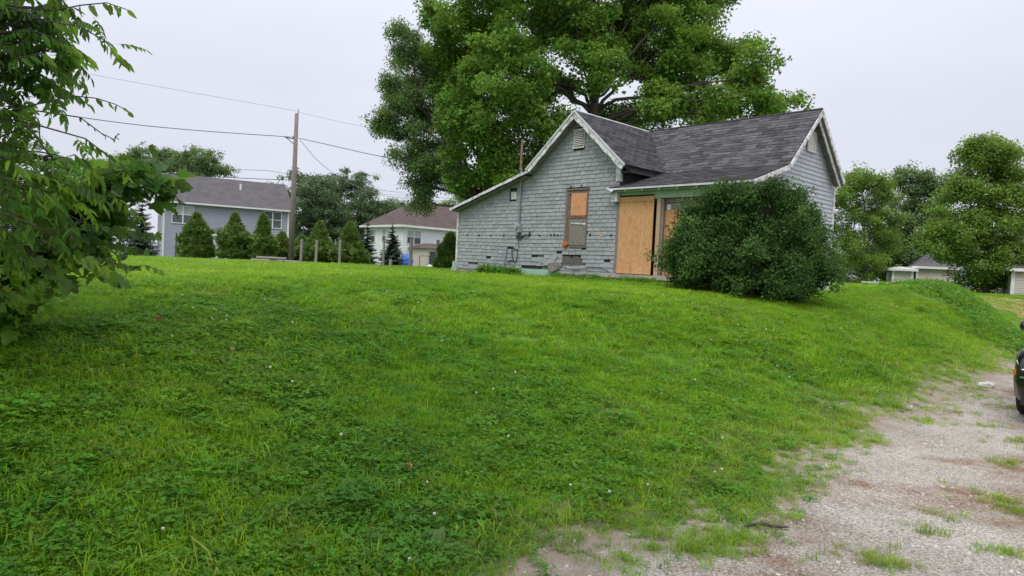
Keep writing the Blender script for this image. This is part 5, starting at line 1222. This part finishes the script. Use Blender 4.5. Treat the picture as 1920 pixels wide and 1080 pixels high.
# things in the white house's yard
yb = ground_at(762, 48)
bt = thing('tarp_bundle', 'bright blue tarp bundle at the foot of the layered spruce', 'tarp', yb)
bm = bmesh.new(); bmesh.ops.create_icosphere(bm, subdivisions=3, radius=.5)
for v_ in bm.verts: v_.co = V((v_.co.x*.9, v_.co.y*.7, v_.co.z*1.2+.35))*(1+.25*mnoise.noise(v_.co*4))
W['tarp'] = mat('blue_tarp', (.04, .14, .55), (.06, .20, .65), 5, .5, .3)
MB().add([v_.co for v_ in bm.verts], [tuple(v.index for v in f.verts) for f in bm.faces]).build('tarp_sheet', W['tarp'], bt, smooth=True); bm.free()
sb = ground_at(795, 50)
sf = thing('swing_frame', 'thin dark metal frame standing by the annex door of the white house', 'frame', sb)
for dx in (-.35, .35): MB().tube([V((dx, 0, -.1)), V((dx, 0, 1.05))], .025, 6).build('leg', W['wire'], sf)
MB().tube([V((-.38, 0, 1.05)), V((1.0, 0, 1.07))], .022, 6).build('crossbar', W['wire'], sf)
wb = ground_at(806, 50)
bm = bmesh.new(); bmesh.ops.create_icosphere(bm, subdivisions=3, radius=.35)
for v_ in bm.verts: v_.co = V((v_.co.x*1.1, v_.co.y, v_.co.z*.8+.15))*(1+.2*mnoise.noise(v_.co*6))
o = MB().add([v_.co for v_ in bm.verts], [tuple(v.index for v in f.verts) for f in bm.faces]).build('white_bag', W['paper'], loc=wb, smooth=True); bm.free()
tag(o, 'white bag slumped beside the annex door of the white house', 'bag')

# ==================================================================== SMALL THINGS ON THE GROUND
def rock(name, label, cat, p, sx, sy, sz, m, seed=1):
    bm = bmesh.new(); bmesh.ops.create_icosphere(bm, subdivisions=3, radius=.5)
    for v_ in bm.verts:
        k = 1+.35*mnoise.noise(v_.co*3+V((seed*5, 0, 0))); v_.co = V((v_.co.x*sx*k, v_.co.y*sy*k, v_.co.z*sz*k))
    o = MB().add([v_.co for v_ in bm.verts], [tuple(v.index for v in f.verts) for f in bm.faces]).build(name, m, loc=p, smooth=True); bm.free()
    return tag(o, label, cat)
p = px_ground(1849, 727); rock('rock', 'pale white rock at the far edge of the gravel drive', 'rock', p+V((0, 0, .04)), .26, .14, .12, W['vent'], 2)
W['leafdry'] = mat('dry_brown_leaf', (.30, .14, .06), (.40, .22, .10), 20, .8, .2)
for (px, py, lab, L, c) in [(298, 622, 'curled brown leaf lying on the shaded grass', .07, 'leafdry'), (434, 677, 'small yellow leaf on the grass right of the brown leaf', .045, 'dry'), (768, 905, 'dark dry leaf in the near grass left of the clover patch', .045, 'leafdry')]:
    p = px_ground(px, py); mb = MB(); add_leaf(mb, rmat(.5, .2, px), L, LOBED, fold=.6, droop=-.3)
    o = mb.build('fallen_leaf', W[c], loc=p+V((0, 0, .09))); tag(o, lab, 'leaf')
p = px_ground(1435, 993)
o = MB().tube([V((-.13, 0, .02)), V((-.03, .01, .03)), V((.06, -.01, .025)), V((.15, .01, .02))], [.008, .012, .010, .005], 6).build('stick', W['bark'], loc=p); tag(o, 'short dark stick lying on the gravel', 'stick')
# plantain in the foreground
p = px_ground(815, 1045); pw = thing('plantain_plant', 'broad leaved weed with pale upright leaves in the near grass', 'plant', p)
W['lf_pale'] = leafmat('pale_broad_leaf', (.14, .24, .07), (.18, .28, .09), .15, .01, .35)
for i, (a, tl, L) in enumerate([(.3, 1.1, .15), (-.4, 1.2, .16), (1.2, .9, .13), (2.4, .8, .12), (3.6, .8, .12), (4.6, .9, .13), (-.05, 1.3, .14), (5.5, .8, .11)]):
    mb = MB(); add_leaf(mb, rmat(tl, 0, a), L, [(0, 0), (.05, .15), (.20, .45), (.21, .68), (.10, .92), (0, 1)], fold=.25, droop=.25); mb.build('leaf', W['lf_pale'], pw)
# weeds: along the foundation, and on the mound at the right
def weed_patch(name, label, cat, spots, rr, n, sc, seed, key='weed'):
    ng = np.random.default_rng(seed); P = []
    for (x_, y_) in spots:
        q = ng.normal(size=(n, 2))*rr
        for a, b in q: P.append((x_+a, y_+b, gzf(x_+a, y_+b)+ng.uniform(0, .22)*sc))
    n_ = len(P); rot = np.stack([ng.uniform(-.4, .4, n_), ng.uniform(-.4, .4, n_), ng.uniform(0, 6.28, n_)], 1)
    o = scatter(name, P, rot, ng.uniform(.6, 1.2, n_)*sc, ng.integers(0, len(SPR[key].objects), n_), SPR[key]); return tag(o, label, cat)
sp_ = [H(u, -.28, 0) for u in np.arange(-5.4, -3.9, .16)]
weed_patch('weeds', 'leafy weeds growing against the left foundation of the grey house', 'weeds', [(s_.x, s_.y) for s_ in sp_], .14, 13, .95, 1)
sp_ = [H(u, -.35-.1*(u > -.4), 0) for u in np.arange(-2.2, 1.8, .2)]
weed_patch('weeds', 'low weeds under the plywood sheet along the porch base', 'weeds', [(s_.x, s_.y) for s_ in sp_], .12, 6, .65, 2)
sp_ = []
for px, Z in [(1730, 30), (1745, 28), (1760, 27), (1775, 26), (1790, 26), (1800, 24), (1815, 24), (1830, 23), (1845, 22), (1860, 21), (1870, 20), (1885, 19), (1895, 18), (1780, 23), (1810, 21), (1840, 20)]:
    g_ = ground_at(px, Z); sp_.append((g_.x, g_.y))
weed_patch('weeds', 'tall overgrown weeds on the crest of the bank at the right', 'weeds', sp_, .75, 200, .85, 3)
sp_ = []
for px, py in [(1735, 588), (1760, 598), (1785, 610), (1810, 622), (1840, 636), (1865, 648)]:
    g_ = px_ground(px, py); sp_.append((g_.x, g_.y))
weed_patch('weeds', 'dark line of weeds along a small step in the grassy bank', 'weeds', sp_, .25, 16, .5, 4)
# tall grass fringe along walls and posts
P, I, S = [], [], []
for u in np.arange(-7.2, 2.0, .05):
    c = H(u, -.18-rng.random()*.25, 0); P.append((c.x, c.y, gzf(c.x, c.y))); I.append(int(rng.choice([3, 4, 5, 3]))); S.append(rng.uniform(.7, 1.3))
m = len(P); tag(scatter('tall_grass', P, np.stack([np.zeros(m), np.zeros(m), rng.uniform(0, 6.28, m)], 1), S, I, GC), 'uncut grass fringe along the base of the grey house', 'grass')

# ==================================================================== CAR
W['carpaint'] = mat('black_car_paint', (.008, .008, .010), None, 5, .18, 0, spec=.8)
W['carplastic'] = mat('black_plastic', (.018, .018, .018), (.025, .025, .025), 20, .6, 0)
W['tyre'] = mat('tyre_rubber', (.018, .018, .018), (.03, .028, .026), 30, .9, .2)
W['chrome'] = mat('bright_chrome', (.6, .6, .62), None, 5, .15, 0, metal=1)
W['lamp'] = mat('headlight_lens', (.65, .67, .70), (.45, .47, .5), 12, .15, 0, spec=.8)
W['amber'] = mat('amber_marker', (.55, .16, .01), None, 5, .3, 0, spec=.6)
axc = V((.72, .69, 0)).normalized(); pc = V((axc.y, -axc.x, 0))
corner = px_ground(1881, 792); cc_ = corner + axc*.95 + pc*.93
car = thing('car', 'black car parked on the gravel drive, only its front corner in view', 'car', V((cc_.x, cc_.y, gzf(cc_.x, cc_.y))), math.atan2(-axc.y, -axc.x))
# local frame: +x = forwards (towards the camera), y = car's left; origin under the front axle
def sect(x, pts): return [(x, y_, z_) for y_, z_ in pts]
prof = []
for x, wlo, wmid, zb, zsh, ztop, wtop in [(.93, .56, .60, .34, .62, .74, .5), (.84, .80, .83, .26, .70, .84, .68), (.6, .90, .92, .22, .80, .95, .76), (.1, .92, .93, .22, .88, 1.02, .80), (-.35, .92, .93, .22, .93, 1.07, .82), (-.95, .92, .93, .22, .96, 1.50, .66), (-1.3, .92, .93, .22, .97, 1.64, .64), (-2.3, .92, .93, .22, .98, 1.67, .63), (-3.1, .91, .92, .24, 1.0, 1.60, .62), (-3.45, .88, .90, .30, 1.0, 1.22, .70), (-3.6, .80, .84, .40, .96, 1.0, .72)]:
    half = [(wlo*.9, zb), (wlo, zb+.08), (wmid, (zb+zsh)/2), (wmid*.985, zsh), (lerp(wmid, wtop, .35), zsh+(ztop-zsh)*.35), (wtop, ztop-.03), (wtop*.8, ztop), (0, ztop+.012)]
    prof.append((x, half))
mb = MB(); rings = []
for x, half in prof:
    ring = [V((x, -y_, z_)) for y_, z_ in half] + [V((x, y_, z_)) for y_, z_ in half[:-1][::-1]]
    rings.append(ring)
n_ = len(rings[0]); vs = [v for r_ in rings for v in r_]; fs = []
for i in range(len(rings)-1):
    for k in range(n_): fs.append((i*n_+k, i*n_+(k+1) % n_, (i+1)*n_+(k+1) % n_, (i+1)*n_+k))
fs += [tuple(range(n_))[::-1], tuple(range((len(rings)-1)*n_, len(rings)*n_))]
body = mb.add(vs, fs).build('body', W['carpaint'], car, smooth=True)
MB().prism([V((-.42, -.76, 1.11)), V((-.42, .76, 1.11)), V((-.98, .62, 1.53)), V((-.98, -.62, 1.53))], (.012, 0, .02)).build('windscreen', W['glass'], car)
for sg in (-1, 1):
    MB().prism([V((-.75, sg*.90, 1.03)), V((-1.25, sg*.76, 1.52)), V((-2.9, sg*.75, 1.54)), V((-3.2, sg*.89, 1.05))], (0, sg*.02, 0)).build('side_window', W['glass'], car)
    hl = MB(); hl.prism([V((.93, sg*.52, .64)), V((.84, sg*.78, .64)), V((.66, sg*.87, .72)), V((.62, sg*.86, .79)), V((.84, sg*.60, .74))], (.02, sg*.02, .01)).build('headlight', W['lamp'], car)
    MB().box(.60, .70, min(sg*.88, sg*.915), max(sg*.88, sg*.915), .57, .63).build('marker_light', W['amber'], car)
    MB().box(.88, .95, min(sg*.55, sg*.80), max(sg*.55, sg*.80), .56, .58).build('trim_strip', W['chrome'], car)
    mi = MB().tube([V((-.76, sg*1.02, 1.12)), V((-.74, sg*1.02, 1.12)), V((-.66, sg*1.02, 1.12)), V((-.58, sg*1.02, 1.12)), V((-.55, sg*1.02, 1.12))], [.02, .085, .09, .06, .01], 12).build('mirror', W['carpaint'], car, smooth=True)
    MB().tube([V((-.64, sg*.90, 1.06)), V((-.64, sg*1.0, 1.10))], .025, 6).build('mirror_arm', W['carplastic'], car)
    for x in (0, -2.75):
        wh = MB().tube([V((x, sg*.70, .34)), V((x, sg*.74, .34)), V((x, sg*.90, .34)), V((x, sg*.935, .34))], [.31, .34, .34, .31], 28).build('wheel', W['tyre'], car, smooth=False)
        MB().tube([V((x, sg*.93, .34)), V((x, sg*.945, .34))], [.22, .20], 20).build('rim', W['zinc'], wh)
MB().box(.86, .955, -.45, .45, .50, .66).build('grille', W['carplastic'], car)
MB().box(.84, .94, -.78, .78, .24, .34).build('lower_bumper', W['carplastic'], car)
MB().box(.94, .965, -.5, .5, .655, .675).build('trim_strip', W['chrome'], car)
